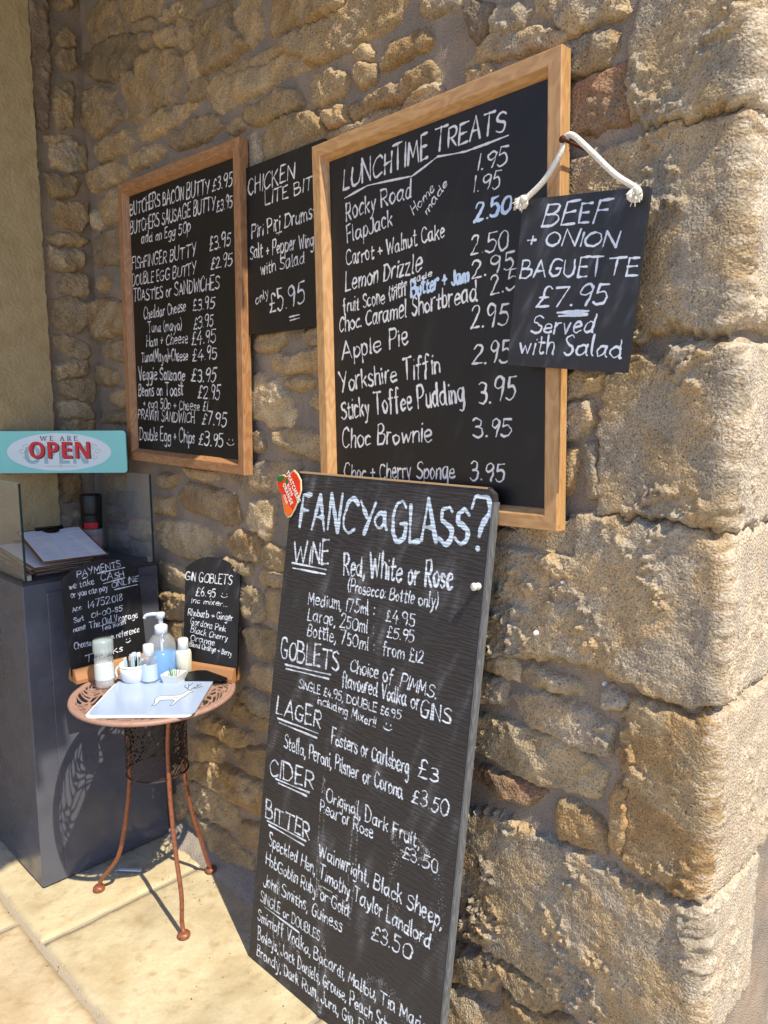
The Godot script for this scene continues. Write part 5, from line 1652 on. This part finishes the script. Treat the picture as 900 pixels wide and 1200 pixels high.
	["o", [-1.416,1.631, -1.326,1.622, -1.236,1.619, -1.234,1.761, -1.336,1.749, -1.421,1.754]],
	["o", [-1.208,1.627, -1.095,1.630, -1.003,1.619, -0.984,1.761, -1.107,1.743, -1.209,1.754]],
	["o", [-2.599,1.784, -2.510,1.776, -2.431,1.793, -2.414,1.858, -2.520,1.866, -2.598,1.864]],
	["o", [-2.379,1.781, -2.254,1.778, -2.122,1.777, -2.112,1.853, -2.268,1.866, -2.389,1.865]],
	["o", [-1.367,1.794, -1.231,1.787, -1.094,1.781, -1.097,1.860, -1.245,1.869, -1.356,1.871]],
	["o", [-2.528,1.898, -2.383,1.889, -2.262,1.893, -2.257,1.968, -2.397,1.983, -2.525,1.967]],
	["o", [-2.214,1.887, -2.103,1.888, -1.996,1.908, -1.990,1.965, -2.115,1.972, -2.215,1.962]],
	["o", [-1.951,1.898, -1.845,1.895, -1.729,1.909, -1.731,1.960, -1.857,1.973, -1.951,1.967]],
	["o", [-1.704,1.901, -1.588,1.897, -1.473,1.908, -1.470,1.976, -1.600,1.978, -1.706,1.974]],
	["o", [-1.453,1.904, -1.335,1.888, -1.230,1.899, -1.222,1.977, -1.347,1.972, -1.430,1.969]],
	["o", [-1.184,1.894, -1.092,1.899, -0.980,1.888, -0.983,1.974, -1.104,1.974, -1.187,1.979]],
	["o", [-2.705,2.005, -2.564,1.990, -2.437,2.015, -2.433,2.088, -2.579,2.102, -2.705,2.097]],
	["o", [-2.386,2.004, -2.292,1.997, -2.197,2.002, -2.201,2.084, -2.304,2.086, -2.398,2.099]],
	["o", [-2.160,1.999, -2.022,1.996, -1.886,2.004, -1.896,2.093, -2.036,2.089, -2.163,2.100]],
	["o", [-1.856,2.011, -1.791,2.002, -1.720,2.000, -1.716,2.082, -1.798,2.104, -1.855,2.081]],
	["o", [-1.683,2.010, -1.618,2.007, -1.535,1.993, -1.545,2.092, -1.627,2.105, -1.683,2.084]],
	["o", [-1.507,2.000, -1.370,1.991, -1.235,2.005, -1.232,2.088, -1.385,2.106, -1.507,2.088]],
	["o", [-2.587,2.118, -2.497,2.134, -2.393,2.126, -2.391,2.241, -2.508,2.260, -2.596,2.256]],
	["o", [-2.358,2.132, -2.242,2.113, -2.123,2.131, -2.106,2.250, -2.255,2.237, -2.370,2.242]],
	["o", [-1.922,2.120, -1.783,2.129, -1.649,2.130, -1.654,2.251, -1.797,2.246, -1.918,2.239]],
	["o", [-1.632,2.138, -1.556,2.134, -1.497,2.125, -1.497,2.253, -1.564,2.248, -1.627,2.255]],
	["o", [-1.471,2.126, -1.326,2.116, -1.191,2.123, -1.197,2.241, -1.340,2.251, -1.458,2.246]],
	["o", [-2.580,2.271, -2.493,2.278, -2.415,2.291, -2.412,2.411, -2.501,2.416, -2.568,2.401]],
	["o", [-2.386,2.286, -2.288,2.278, -2.204,2.291, -2.192,2.408, -2.299,2.406, -2.379,2.404]],
	["o", [-2.170,2.286, -2.096,2.272, -2.043,2.288, -2.026,2.409, -2.104,2.402, -2.168,2.409]],
	["o", [-1.036,2.571, -0.968,2.582, -0.895,2.583, -0.892,2.636, -0.976,2.645, -1.034,2.636]],
	["o", [-0.852,2.584, -0.801,2.574, -0.751,2.579, -0.727,2.651, -0.808,2.652, -0.863,2.648]],
	["o", [-1.271,2.670, -1.173,2.677, -1.091,2.688, -1.073,2.781, -1.183,2.773, -1.254,2.773]],
	["o", [-1.054,2.683, -0.923,2.681, -0.792,2.685, -0.798,2.768, -0.937,2.775, -1.039,2.765]],
	["o", [-1.828,2.806, -1.721,2.817, -1.623,2.799, -1.618,2.909, -1.732,2.902, -1.820,2.896]],
	["o", [-1.586,2.810, -1.481,2.816, -1.365,2.817, -1.367,2.902, -1.492,2.892, -1.587,2.891]],
	["o", [-1.329,2.804, -1.268,2.814, -1.189,2.808, -1.207,2.889, -1.276,2.903, -1.333,2.894]],
	["o", [-1.171,2.814, -1.057,2.813, -0.946,2.812, -0.950,2.885, -1.069,2.893, -1.163,2.887]],
	["o", [-0.908,2.815, -0.858,2.808, -0.794,2.819, -0.794,2.895, -0.865,2.896, -0.906,2.908]],
	["o", [-0.757,2.814, -0.697,2.803, -0.626,2.805, -0.623,2.898, -0.705,2.901, -0.773,2.907]],
	["o", [-2.020,2.939, -1.907,2.927, -1.803,2.935, -1.799,3.050, -1.919,3.056, -2.019,3.045]],
	["o", [-1.750,2.931, -1.676,2.924, -1.593,2.936, -1.590,3.054, -1.685,3.060, -1.765,3.061]],
	["o", [-1.553,2.927, -1.467,2.930, -1.385,2.931, -1.376,3.045, -1.477,3.049, -1.557,3.063]],
	["o", [-1.336,2.938, -1.220,2.938, -1.105,2.923, -1.105,3.063, -1.233,3.051, -1.346,3.048]],
	["o", [-1.071,2.925, -0.932,2.929, -0.796,2.920, -0.797,3.057, -0.946,3.060, -1.061,3.064]],
	["o", [-2.329,3.092, -2.260,3.097, -2.194,3.088, -2.182,3.217, -2.269,3.210, -2.341,3.207]],
	["o", [-2.141,3.094, -2.049,3.095, -1.940,3.089, -1.946,3.218, -2.061,3.217, -2.153,3.203]],
	["o", [-1.919,3.085, -1.797,3.080, -1.677,3.094, -1.669,3.212, -1.810,3.212, -1.903,3.201]],
	["o", [-1.636,3.086, -1.543,3.078, -1.449,3.079, -1.432,3.208, -1.554,3.220, -1.638,3.199]],
	["o", [-1.411,3.085, -1.325,3.075, -1.251,3.087, -1.245,3.211, -1.334,3.224, -1.413,3.201]],
	["o", [-1.217,3.091, -1.080,3.082, -0.940,3.101, -0.946,3.200, -1.094,3.209, -1.205,3.212]],
	["o", [-0.918,3.080, -0.837,3.084, -0.752,3.088, -0.759,3.202, -0.846,3.217, -0.916,3.207]],
	["o", [-2.997,3.233, -2.893,3.236, -2.776,3.244, -2.785,3.321, -2.905,3.327, -2.998,3.340]],
	["o", [-2.740,3.242, -2.640,3.230, -2.534,3.241, -2.539,3.320, -2.652,3.342, -2.740,3.321]],
	["o", [-2.485,3.236, -2.435,3.235, -2.381,3.237, -2.384,3.329, -2.442,3.338, -2.505,3.330]],
	["o", [-2.334,3.254, -2.274,3.249, -2.209,3.235, -2.203,3.320, -2.282,3.338, -2.343,3.339]],
	["o", [-2.170,3.244, -2.097,3.234, -2.020,3.242, -2.026,3.331, -2.106,3.333, -2.169,3.326]],
	["o", [-1.993,3.245, -1.878,3.234, -1.766,3.237, -1.776,3.320, -1.890,3.327, -1.983,3.323]],
	["o", [-1.730,3.240, -1.674,3.233, -1.613,3.252, -1.603,3.340, -1.681,3.333, -1.741,3.330]],
	["o", [-1.572,3.252, -1.517,3.250, -1.451,3.248, -1.449,3.325, -1.524,3.333, -1.583,3.340]],
	["o", [-1.432,3.256, -1.326,3.243, -1.236,3.252, -1.225,3.333, -1.337,3.341, -1.427,3.325]],
	["o", [-1.203,3.249, -1.092,3.240, -0.998,3.235, -0.997,3.332, -1.103,3.342, -1.186,3.338]],
	["o", [-0.949,3.240, -0.853,3.237, -0.743,3.238, -0.747,3.331, -0.865,3.321, -0.953,3.337]],
	["o", [-2.910,3.368, -2.862,3.367, -2.807,3.366, -2.796,3.450, -2.869,3.451, -2.912,3.466]],
	["o", [-2.771,3.364, -2.697,3.355, -2.617,3.359, -2.616,3.455, -2.706,3.451, -2.759,3.449]],
	["o", [-2.602,3.360, -2.527,3.349, -2.474,3.374, -2.470,3.462, -2.535,3.452, -2.601,3.445]],
	["o", [-2.421,3.363, -2.366,3.354, -2.314,3.367, -2.305,3.449, -2.374,3.457, -2.425,3.453]],
	["o", [-2.276,3.365, -2.166,3.349, -2.055,3.374, -2.062,3.456, -2.178,3.457, -2.261,3.459]],
	["o", [-2.033,3.361, -1.916,3.365, -1.811,3.360, -1.807,3.450, -1.929,3.468, -2.034,3.463]],
	["o", [-1.759,3.363, -1.710,3.366, -1.662,3.366, -1.643,3.452, -1.717,3.449, -1.770,3.463]],
	["o", [-1.629,3.360, -1.499,3.370, -1.386,3.354, -1.370,3.465, -1.512,3.458, -1.612,3.463]],
	["o", [-1.355,3.369, -1.221,3.370, -1.090,3.364, -1.097,3.468, -1.235,3.471, -1.338,3.457]],
	["o", [-1.054,3.364, -0.932,3.351, -0.800,3.355, -0.805,3.459, -0.946,3.459, -1.057,3.465]],
	["o", [-2.918,3.497, -2.832,3.498, -2.752,3.498, -2.742,3.573, -2.841,3.582, -2.902,3.566]],
	["o", [-2.709,3.493, -2.652,3.485, -2.582,3.490, -2.595,3.574, -2.660,3.586, -2.712,3.577]],
	["o", [-2.543,3.481, -2.499,3.482, -2.438,3.501, -2.438,3.575, -2.505,3.586, -2.549,3.579]],
	["o", [-2.409,3.492, -2.289,3.481, -2.163,3.482, -2.177,3.581, -2.302,3.569, -2.400,3.570]],
	["o", [-2.141,3.491, -2.041,3.490, -1.955,3.492, -1.934,3.569, -2.051,3.573, -2.141,3.568]],
	["o", [-1.903,3.502, -1.858,3.476, -1.796,3.493, -1.809,3.587, -1.864,3.570, -1.908,3.582]],
	["o", [-1.776,3.483, -1.655,3.490, -1.548,3.494, -1.535,3.566, -1.668,3.585, -1.756,3.575]],
	["o", [-1.513,3.500, -1.405,3.480, -1.313,3.491, -1.303,3.579, -1.416,3.573, -1.497,3.578]],
	["o", [-1.263,3.480, -1.181,3.497, -1.087,3.485, -1.094,3.567, -1.191,3.587, -1.256,3.580]],
	["o", [-1.062,3.500, -0.923,3.495, -0.777,3.490, -0.785,3.566, -0.938,3.590, -1.069,3.580]],
]
const QUOINS = [
	["g", [-0.741,2.333, -0.729,2.365, -0.720,2.410, -0.634,2.379, -0.520,2.420, -0.070,2.420, -0.070,2.157, -0.520,2.157, -0.508,2.169, -0.538,2.169, -0.564,2.166, -0.596,2.169, -0.623,2.163, -0.658,2.165, -0.694,2.170, -0.725,2.196, -0.738,2.233]],
	["g", [-0.949,2.134, -0.802,2.146, -0.743,2.143, -0.694,2.154, -0.633,2.152, -0.582,2.142, -0.540,2.141, -0.520,2.149, -0.220,2.149, -0.220,1.805, -0.520,1.805, -0.523,1.791, -0.563,1.782, -0.637,1.806, -0.707,1.785, -0.941,1.792]],
	["g", [-0.763,1.712, -0.716,1.730, -0.707,1.743, -0.638,1.736, -0.629,1.758, -0.570,1.765, -0.548,1.753, -0.506,1.759, -0.520,1.759, -0.100,1.759, -0.100,1.431, -0.520,1.431, -0.504,1.427, -0.535,1.433, -0.557,1.427, -0.623,1.438, -0.639,1.450, -0.678,1.441, -0.725,1.441, -0.772,1.440, -0.772,1.540, -0.774,1.644]],
	["g", [-1.079,1.064, -1.082,1.230, -1.084,1.355, -0.867,1.397, -0.798,1.429, -0.726,1.425, -0.671,1.422, -0.557,1.412, -0.533,1.400, -0.520,1.412, -0.250,1.412, -0.250,1.098, -0.520,1.098, -0.540,1.084, -0.629,1.082, -0.720,1.106, -0.834,1.117, -0.907,1.100]],
	["b", [-0.688,1.051, -0.667,1.063, -0.636,1.051, -0.567,1.048, -0.524,1.063, -0.520,1.075, -0.070,1.075, -0.070,0.700, -0.520,0.700, -0.510,0.697, -0.538,0.690, -0.584,0.688, -0.638,0.696, -0.686,0.700, -0.684,0.747, -0.679,0.850, -0.702,0.930]],
	["g", [-1.137,0.320, -1.125,0.497, -1.105,0.640, -1.037,0.667, -0.976,0.674, -0.904,0.663, -0.839,0.670, -0.766,0.667, -0.677,0.654, -0.582,0.662, -0.537,0.666, -0.520,0.675, -0.270,0.675, -0.270,0.379, -0.520,0.379, -0.615,0.315, -0.734,0.299, -0.805,0.296, -0.873,0.299, -0.931,0.315, -1.017,0.306]],
]
const RETURN_STONES = [
	["o", [0.081,3.210, -0.007,3.241, 0.003,3.197, 0.056,3.162, 0.084,3.169]],
	["o", [0.072,3.073, 0.045,3.099, 0.014,3.079, 0.012,3.045, 0.057,3.035, 0.081,3.044]],
	["o", [0.072,3.013, 0.021,3.029, 0.009,2.978, 0.055,2.951, 0.086,2.968]],
	["o", [0.092,2.872, 0.028,2.910, 0.037,2.818, 0.045,2.754, 0.090,2.729, 0.105,2.787]],
	["g", [0.148,2.681, 0.046,2.708, 0.041,2.695, 0.146,2.667]],
	["g", [0.122,2.664, 0.041,2.689, -0.009,2.670, -0.010,2.596, 0.054,2.577, 0.125,2.583, 0.133,2.623]],
	["o", [0.157,2.545, 0.126,2.557, 0.095,2.542, 0.044,2.553, 0.028,2.540, 0.047,2.493, 0.137,2.466, 0.151,2.505]],
	["b", [0.140,2.424, 0.111,2.450, -0.002,2.465, -0.004,2.406, 0.027,2.357, 0.106,2.361, 0.132,2.383]],
	["o", [0.161,2.310, 0.118,2.335, 0.046,2.338, 0.006,2.322, 0.031,2.302, 0.138,2.292]],
	["p", [0.163,2.272, 0.089,2.272, 0.021,2.271, 0.030,2.215, 0.077,2.198, 0.168,2.195]],
	["p", [0.125,2.138, 0.094,2.185, 0.015,2.178, 0.012,2.117, 0.065,2.106, 0.127,2.111]],
	["p", [0.170,1.999, 0.151,2.076, 0.077,2.094, 0.021,2.066, 0.032,1.993, 0.063,1.960, 0.147,1.973]],
	["p", [0.168,1.939, 0.115,1.943, 0.024,1.914, 0.020,1.881, 0.052,1.848, 0.113,1.876, 0.157,1.902]],
	["p", [0.162,1.819, 0.121,1.837, 0.040,1.843, 0.025,1.807, 0.038,1.792, 0.156,1.775]],
	["p", [0.137,1.770, 0.009,1.767, 0.006,1.727, 0.014,1.686, 0.067,1.692, 0.160,1.719]],
	["p", [0.159,1.680, 0.067,1.683, 0.022,1.657, 0.018,1.614, 0.152,1.624]],
	["o", [0.147,1.604, 0.019,1.602, 0.022,1.547, 0.150,1.551]],
	["b", [0.166,1.396, 0.097,1.391, 0.095,1.282, 0.158,1.280]],
	["g", [0.184,1.228, 0.106,1.236, 0.103,1.157, 0.188,1.167]],
]
const MENU_BUTTIES = [
	["BUTCHERS BACON BUTTY", 46.0, 107.9, 569.7, 121.2, 43.3],
	["£3.95", 584.5, 118.6, 692.4, 120.1, 37.1],
	["BUTCHERS SAUSAGE BUTTY", 40.5, 172.3, 596.6, 174.0, 40.7],
	["£3.95", 605.9, 183.1, 690.2, 183.8, 34.8],
	["add an Egg 50p", 120.4, 215.3, 448.1, 219.9, 36.0],
	["FISHFINGER BUTTY", 43.0, 298.4, 480.7, 299.0, 39.4],
	["£3.95", 562.0, 295.5, 677.2, 291.9, 38.2],
	["DOUBLE EGG BUTTY", 38.3, 355.4, 477.8, 355.1, 36.9],
	["£2.95", 564.4, 353.5, 684.2, 353.4, 35.9],
	["TOASTIES or SANDWICHES", 46.8, 410.9, 610.7, 418.3, 39.2],
	["Cheddar Cheese", 118.9, 479.6, 407.6, 472.5, 37.5],
	["£3.95", 450.7, 472.7, 579.0, 473.7, 37.7],
	["Tuna (mayo)", 146.7, 529.4, 376.9, 529.6, 34.9],
	["£3.95", 452.9, 533.7, 571.7, 529.3, 38.0],
	["Ham + Cheese", 130.5, 577.1, 412.8, 576.6, 35.0],
	["£4.95", 439.6, 583.3, 584.6, 578.2, 38.3],
	["Tuna(Mayo)+Cheese", 87.9, 631.0, 409.9, 630.2, 38.4],
	["£4.95", 442.2, 636.7, 587.2, 634.9, 38.5],
	["Veggie Sausage", 63.2, 695.9, 389.6, 698.5, 44.9],
	["£3.95", 428.0, 701.7, 574.1, 708.2, 44.6],
	["Beans on Toast", 58.4, 755.6, 375.3, 753.5, 42.4],
	["£2.95", 468.2, 758.6, 596.9, 763.0, 41.8],
	["+ egg 50p + Cheese £1", 88.1, 796.2, 524.1, 800.1, 32.7],
	["PRAWN SANDWICH", 45.0, 841.5, 442.3, 845.0, 36.4],
	["£7.95", 490.5, 846.3, 633.0, 849.9, 41.9],
	["Double Egg + Chips", 52.2, 918.2, 438.8, 911.8, 42.9],
	["£3.95", 465.8, 916.2, 610.7, 917.1, 42.6],
	["^", 635.5, 913.0, 674.3, 913.7, 27.5],
]
const MENU_CHICKEN = [
	["CHICKEN", 24.4, 77.1, 243.2, 72.0, 41.4],
	["LITE BITES", 107.1, 118.9, 389.1, 115.1, 35.6],
	["Piri Piri Drumsticks", 35.6, 200.3, 411.3, 187.8, 40.7],
	["+", 152.0, 216.1, 176.0, 215.2, 18.6],
	["Salt + Pepper Wings", 23.9, 259.9, 336.5, 262.7, 37.1],
	["with Salad", 77.4, 313.5, 280.5, 306.5, 35.1],
	["only", 47.7, 396.4, 112.5, 375.9, 24.5],
	["£5.95", 118.6, 427.7, 277.2, 414.0, 56.6],
	["_", 207.0, 445.1, 253.6, 442.1, 2.4],
	["_", 210.6, 454.9, 253.3, 451.4, 2.4],
]
const MENU_TREATS = [
	["LUNCHTIME", 93.6, 124.0, 385.7, 115.1, 51.3],
	["TREATS", 406.8, 109.0, 604.8, 115.1, 44.4],
	["_", 99.3, 146.4, 185.7, 133.6, 2.1],
	["_", 185.7, 133.6, 336.8, 145.5, 2.0],
	["_", 336.8, 145.5, 417.0, 120.8, 1.9],
	["_", 417.0, 120.8, 499.0, 130.0, 1.8],
	["_", 499.0, 130.0, 613.6, 126.0, 1.7],
	["Rocky Road", 103.9, 202.4, 333.2, 191.2, 42.3],
	["FlapJack", 105.2, 258.1, 269.6, 247.8, 39.1],
	["Home", 340.7, 235.5, 405.7, 191.3, 22.9],
	["made", 383.9, 243.9, 446.8, 189.0, 20.7],
	["1.95", 529.8, 178.6, 607.2, 184.5, 33.3],
	["1.95", 520.1, 221.4, 589.5, 225.6, 31.9],
	["*2.50", 522.2, 287.0, 618.5, 280.6, 33.8],
	["Carrot + Walnut Cake", 99.9, 315.3, 435.5, 301.0, 36.1],
	["2.50", 512.3, 353.1, 612.1, 356.7, 36.0],
	["Lemon Drizzle", 94.3, 379.7, 363.2, 364.6, 43.2],
	["Home made", 254.1, 404.2, 395.3, 382.9, 16.0],
	["fruit Scone with", 85.5, 437.9, 309.2, 419.2, 35.7],
	["*Butter + Jam", 329.0, 421.7, 504.8, 407.7, 34.7],
	["2.95", 514.5, 407.2, 625.5, 403.0, 38.0],
	["2.50", 566.7, 447.2, 664.8, 441.9, 35.7],
	["Choc. Caramel Shortbread", 66.9, 482.6, 528.8, 455.5, 42.4],
	["2.95", 511.6, 513.7, 612.5, 512.4, 42.4],
	["Apple Pie", 74.4, 554.9, 315.5, 531.9, 44.8],
	["2.95", 513.7, 593.6, 617.2, 596.5, 42.8],
	["Yorkshire Tiffin", 64.4, 640.3, 419.1, 607.6, 48.6],
	["Sticky Toffee Pudding", 68.5, 715.8, 490.8, 681.4, 50.4],
	["3.95", 532.9, 684.5, 631.0, 679.7, 46.8],
	["Choc Brownie", 69.1, 791.8, 390.1, 768.6, 45.6],
	["3.95", 515.4, 759.8, 622.3, 757.5, 41.9],
	["Choc + Cherry Sponge", 72.9, 877.7, 461.3, 856.6, 41.1],
	["3.95", 507.4, 858.6, 604.1, 854.3, 40.8],
]
const SIGN_BEEF = [
	["BEEF", 50.5, 52.5, 192.4, 51.2, 39.4],
	["+ ONION", 18.5, 89.7, 219.7, 97.9, 27.1],
	["BAGUETTE", 11.5, 151.0, 267.9, 152.0, 33.5],
	["£7.95", 56.2, 210.1, 210.0, 204.7, 38.9],
	["_", 107.6, 219.7, 177.3, 215.8, 1.6],
	["_", 112.3, 226.2, 174.4, 222.2, 1.6],
	["Served", 50.2, 260.8, 191.8, 255.3, 31.3],
	["with Salad", 27.8, 301.1, 256.4, 298.7, 34.5],
]
const MENU_DRINKS = [
	["*FANCY", 142.5, 149.8, 437.9, 138.6, 86.9],
	["*a", 443.0, 127.1, 485.5, 124.7, 56.0],
	["*GLASS", 506.0, 152.3, 741.9, 131.9, 87.1],
	["*?", 748.2, 146.7, 803.1, 143.4, 118.4],
	["WINE", 121.7, 257.2, 272.0, 241.0, 56.9],
	["_", 118.1, 260.2, 266.6, 258.1, 2.4],
	["_", 123.3, 274.2, 264.2, 270.2, 2.4],
	["Red, White or Rose", 335.8, 259.4, 706.6, 237.5, 56.9],
	["(Prosecco: Bottle only)", 356.6, 301.8, 667.2, 288.6, 31.8],
	["Medium, 175ml :", 200.5, 366.3, 460.7, 348.1, 34.1],
	["£4.95", 503.9, 352.9, 599.2, 346.9, 29.4],
	["Large, 250ml :", 200.9, 409.6, 462.1, 396.4, 34.1],
	["£5.95", 510.7, 392.8, 600.3, 388.6, 27.3],
	["Bottle, 750ml :", 204.9, 452.3, 469.0, 436.8, 34.1],
	["from £12", 499.9, 438.7, 634.6, 428.9, 31.4],
	["GOBLETS", 93.2, 543.5, 340.3, 523.6, 52.2],
	["_", 114.4, 556.1, 310.5, 537.9, 2.4],
	["_", 119.5, 567.5, 304.7, 551.1, 2.4],
	["Choice of", 385.9, 507.9, 539.1, 505.3, 37.1],
	["PIMMS.", 565.3, 502.9, 682.1, 503.6, 32.9],
	["flavoured Vodka or", 357.0, 556.5, 631.8, 546.5, 38.8],
	["GINS", 638.4, 557.2, 730.9, 550.9, 40.2],
	["SINGLE £4.95, DOUBLE £6.95", 181.6, 606.5, 576.0, 585.8, 22.4],
	["including Mixer!!", 262.3, 631.2, 490.3, 630.6, 24.8],
	["^", 517.8, 629.0, 547.6, 626.6, 21.4],
	["LAGER", 84.5, 710.5, 283.1, 699.4, 48.3],
	["_", 93.7, 720.7, 277.0, 710.9, 2.4],
	["_", 102.7, 730.7, 271.1, 724.7, 2.4],
	["Fosters or Carlsberg", 331.2, 720.4, 613.4, 708.8, 39.3],
	["£3", 643.9, 704.7, 705.6, 697.8, 38.5],
	["Stella, Peroni, Pilsner or Corona", 132.9, 795.0, 599.4, 773.8, 38.5],
	["£3.50", 630.7, 773.0, 743.3, 766.0, 34.4],
	["CIDER", 73.4, 899.0, 270.6, 874.8, 48.7],
	["_", 102.3, 899.3, 253.2, 885.9, 2.4],
	["_", 115.4, 907.5, 243.3, 899.3, 2.4],
	["Original, Dark Fruit,", 325.4, 883.7, 662.5, 873.2, 37.0],
	["Pear or Rose", 303.9, 920.5, 507.7, 915.0, 33.8],
	["£3.50", 613.1, 919.7, 725.6, 911.3, 30.7],
	["BITTER", 64.7, 1029.6, 265.4, 1015.9, 49.0],
	["_", 73.8, 1036.5, 251.5, 1026.5, 2.5],
	["_", 83.0, 1045.9, 245.4, 1041.4, 2.5],
	["Wainwright, Black Sheep,", 308.4, 1044.4, 747.6, 1034.0, 38.8],
	["Speckled Hen, Timothy Taylor Landlord", 88.7, 1106.1, 719.1, 1098.7, 38.1],
	["HobGoblin Ruby or Gold", 77.8, 1168.3, 440.4, 1158.2, 35.7],
	["£3.50", 525.3, 1169.2, 663.7, 1155.3, 38.2],
	["John Smiths, Guiness", 71.5, 1236.8, 418.3, 1209.1, 35.9],
	["SINGLE or DOUBLES", 63.5, 1288.1, 333.8, 1275.7, 29.3],
	["_", 85.6, 1296.2, 246.5, 1295.0, 2.5],
	["Smirnoff Vodka, Bacardi, Malibu, Tia Maria", 56.4, 1350.1, 730.5, 1306.6, 34.0],
	["Baileys, Jack Daniels, Grouse, Peach Schnapps", 62.0, 1408.7, 681.2, 1371.2, 34.4],
	["Brandy, Dark Rum, Jura, Gin, Port", 62.4, 1459.3, 568.2, 1427.4, 35.2],
]
const BOARD_PAYMENTS = [
	["PAYMENTS", 51.1, 47.5, 203.3, 32.4, 22.0],
	["_", 70.4, 53.4, 85.2, 49.9, 2.4],
	["_", 120.9, 43.7, 218.2, 37.5, 2.5],
	["we take", 22.0, 82.9, 105.6, 76.4, 21.6],
	["CASH", 129.7, 71.5, 211.6, 69.6, 22.2],
	["_", 137.5, 81.6, 214.3, 73.0, 2.5],
	["or you can pay", 24.5, 111.9, 150.0, 104.3, 21.7],
	["ONLINE", 165.4, 101.0, 262.4, 92.7, 20.0],
	["_", 173.7, 108.3, 257.9, 104.2, 2.5],
	["Acc", 24.9, 160.7, 56.7, 155.2, 16.7],
	["14752018", 76.8, 156.0, 196.9, 148.2, 22.0],
	["Sort", 26.8, 195.6, 58.4, 193.1, 16.7],
	["01-00-85", 84.8, 189.5, 193.1, 183.5, 17.1],
	["name", 20.8, 225.9, 61.0, 222.6, 19.1],
	["The Old Vicarage", 75.4, 222.7, 245.6, 217.6, 22.2],
	["Tea Room", 114.3, 242.3, 200.1, 232.9, 17.2],
	["Choose your own reference", 17.6, 282.7, 246.3, 269.5, 22.0],
	["Thanks", 48.9, 336.2, 177.9, 324.4, 26.8],
	["^", 192.5, 303.6, 211.3, 301.6, 17.5],
]
const BOARD_GIN = [
	["GIN GOBLETS", -0.0, 85.0, 191.7, 84.8, 29.1],
	["£6.95", 45.5, 136.4, 127.4, 134.0, 26.7],
	["^", 148.5, 134.8, 176.3, 134.8, 21.6],
	["inc mixer...", 28.3, 161.5, 177.3, 160.5, 19.4],
	["Rhubarb + Ginger", 15.3, 207.0, 199.7, 206.6, 24.3],
	["Gordons Pink", 27.3, 235.1, 173.5, 244.1, 21.9],
	["Black Cherry", 28.3, 264.4, 181.5, 274.7, 21.9],
	["Orange", 29.2, 290.7, 129.8, 295.6, 22.0],
	["Blood Orange + Berry", 26.3, 311.7, 200.7, 323.9, 17.0],
]
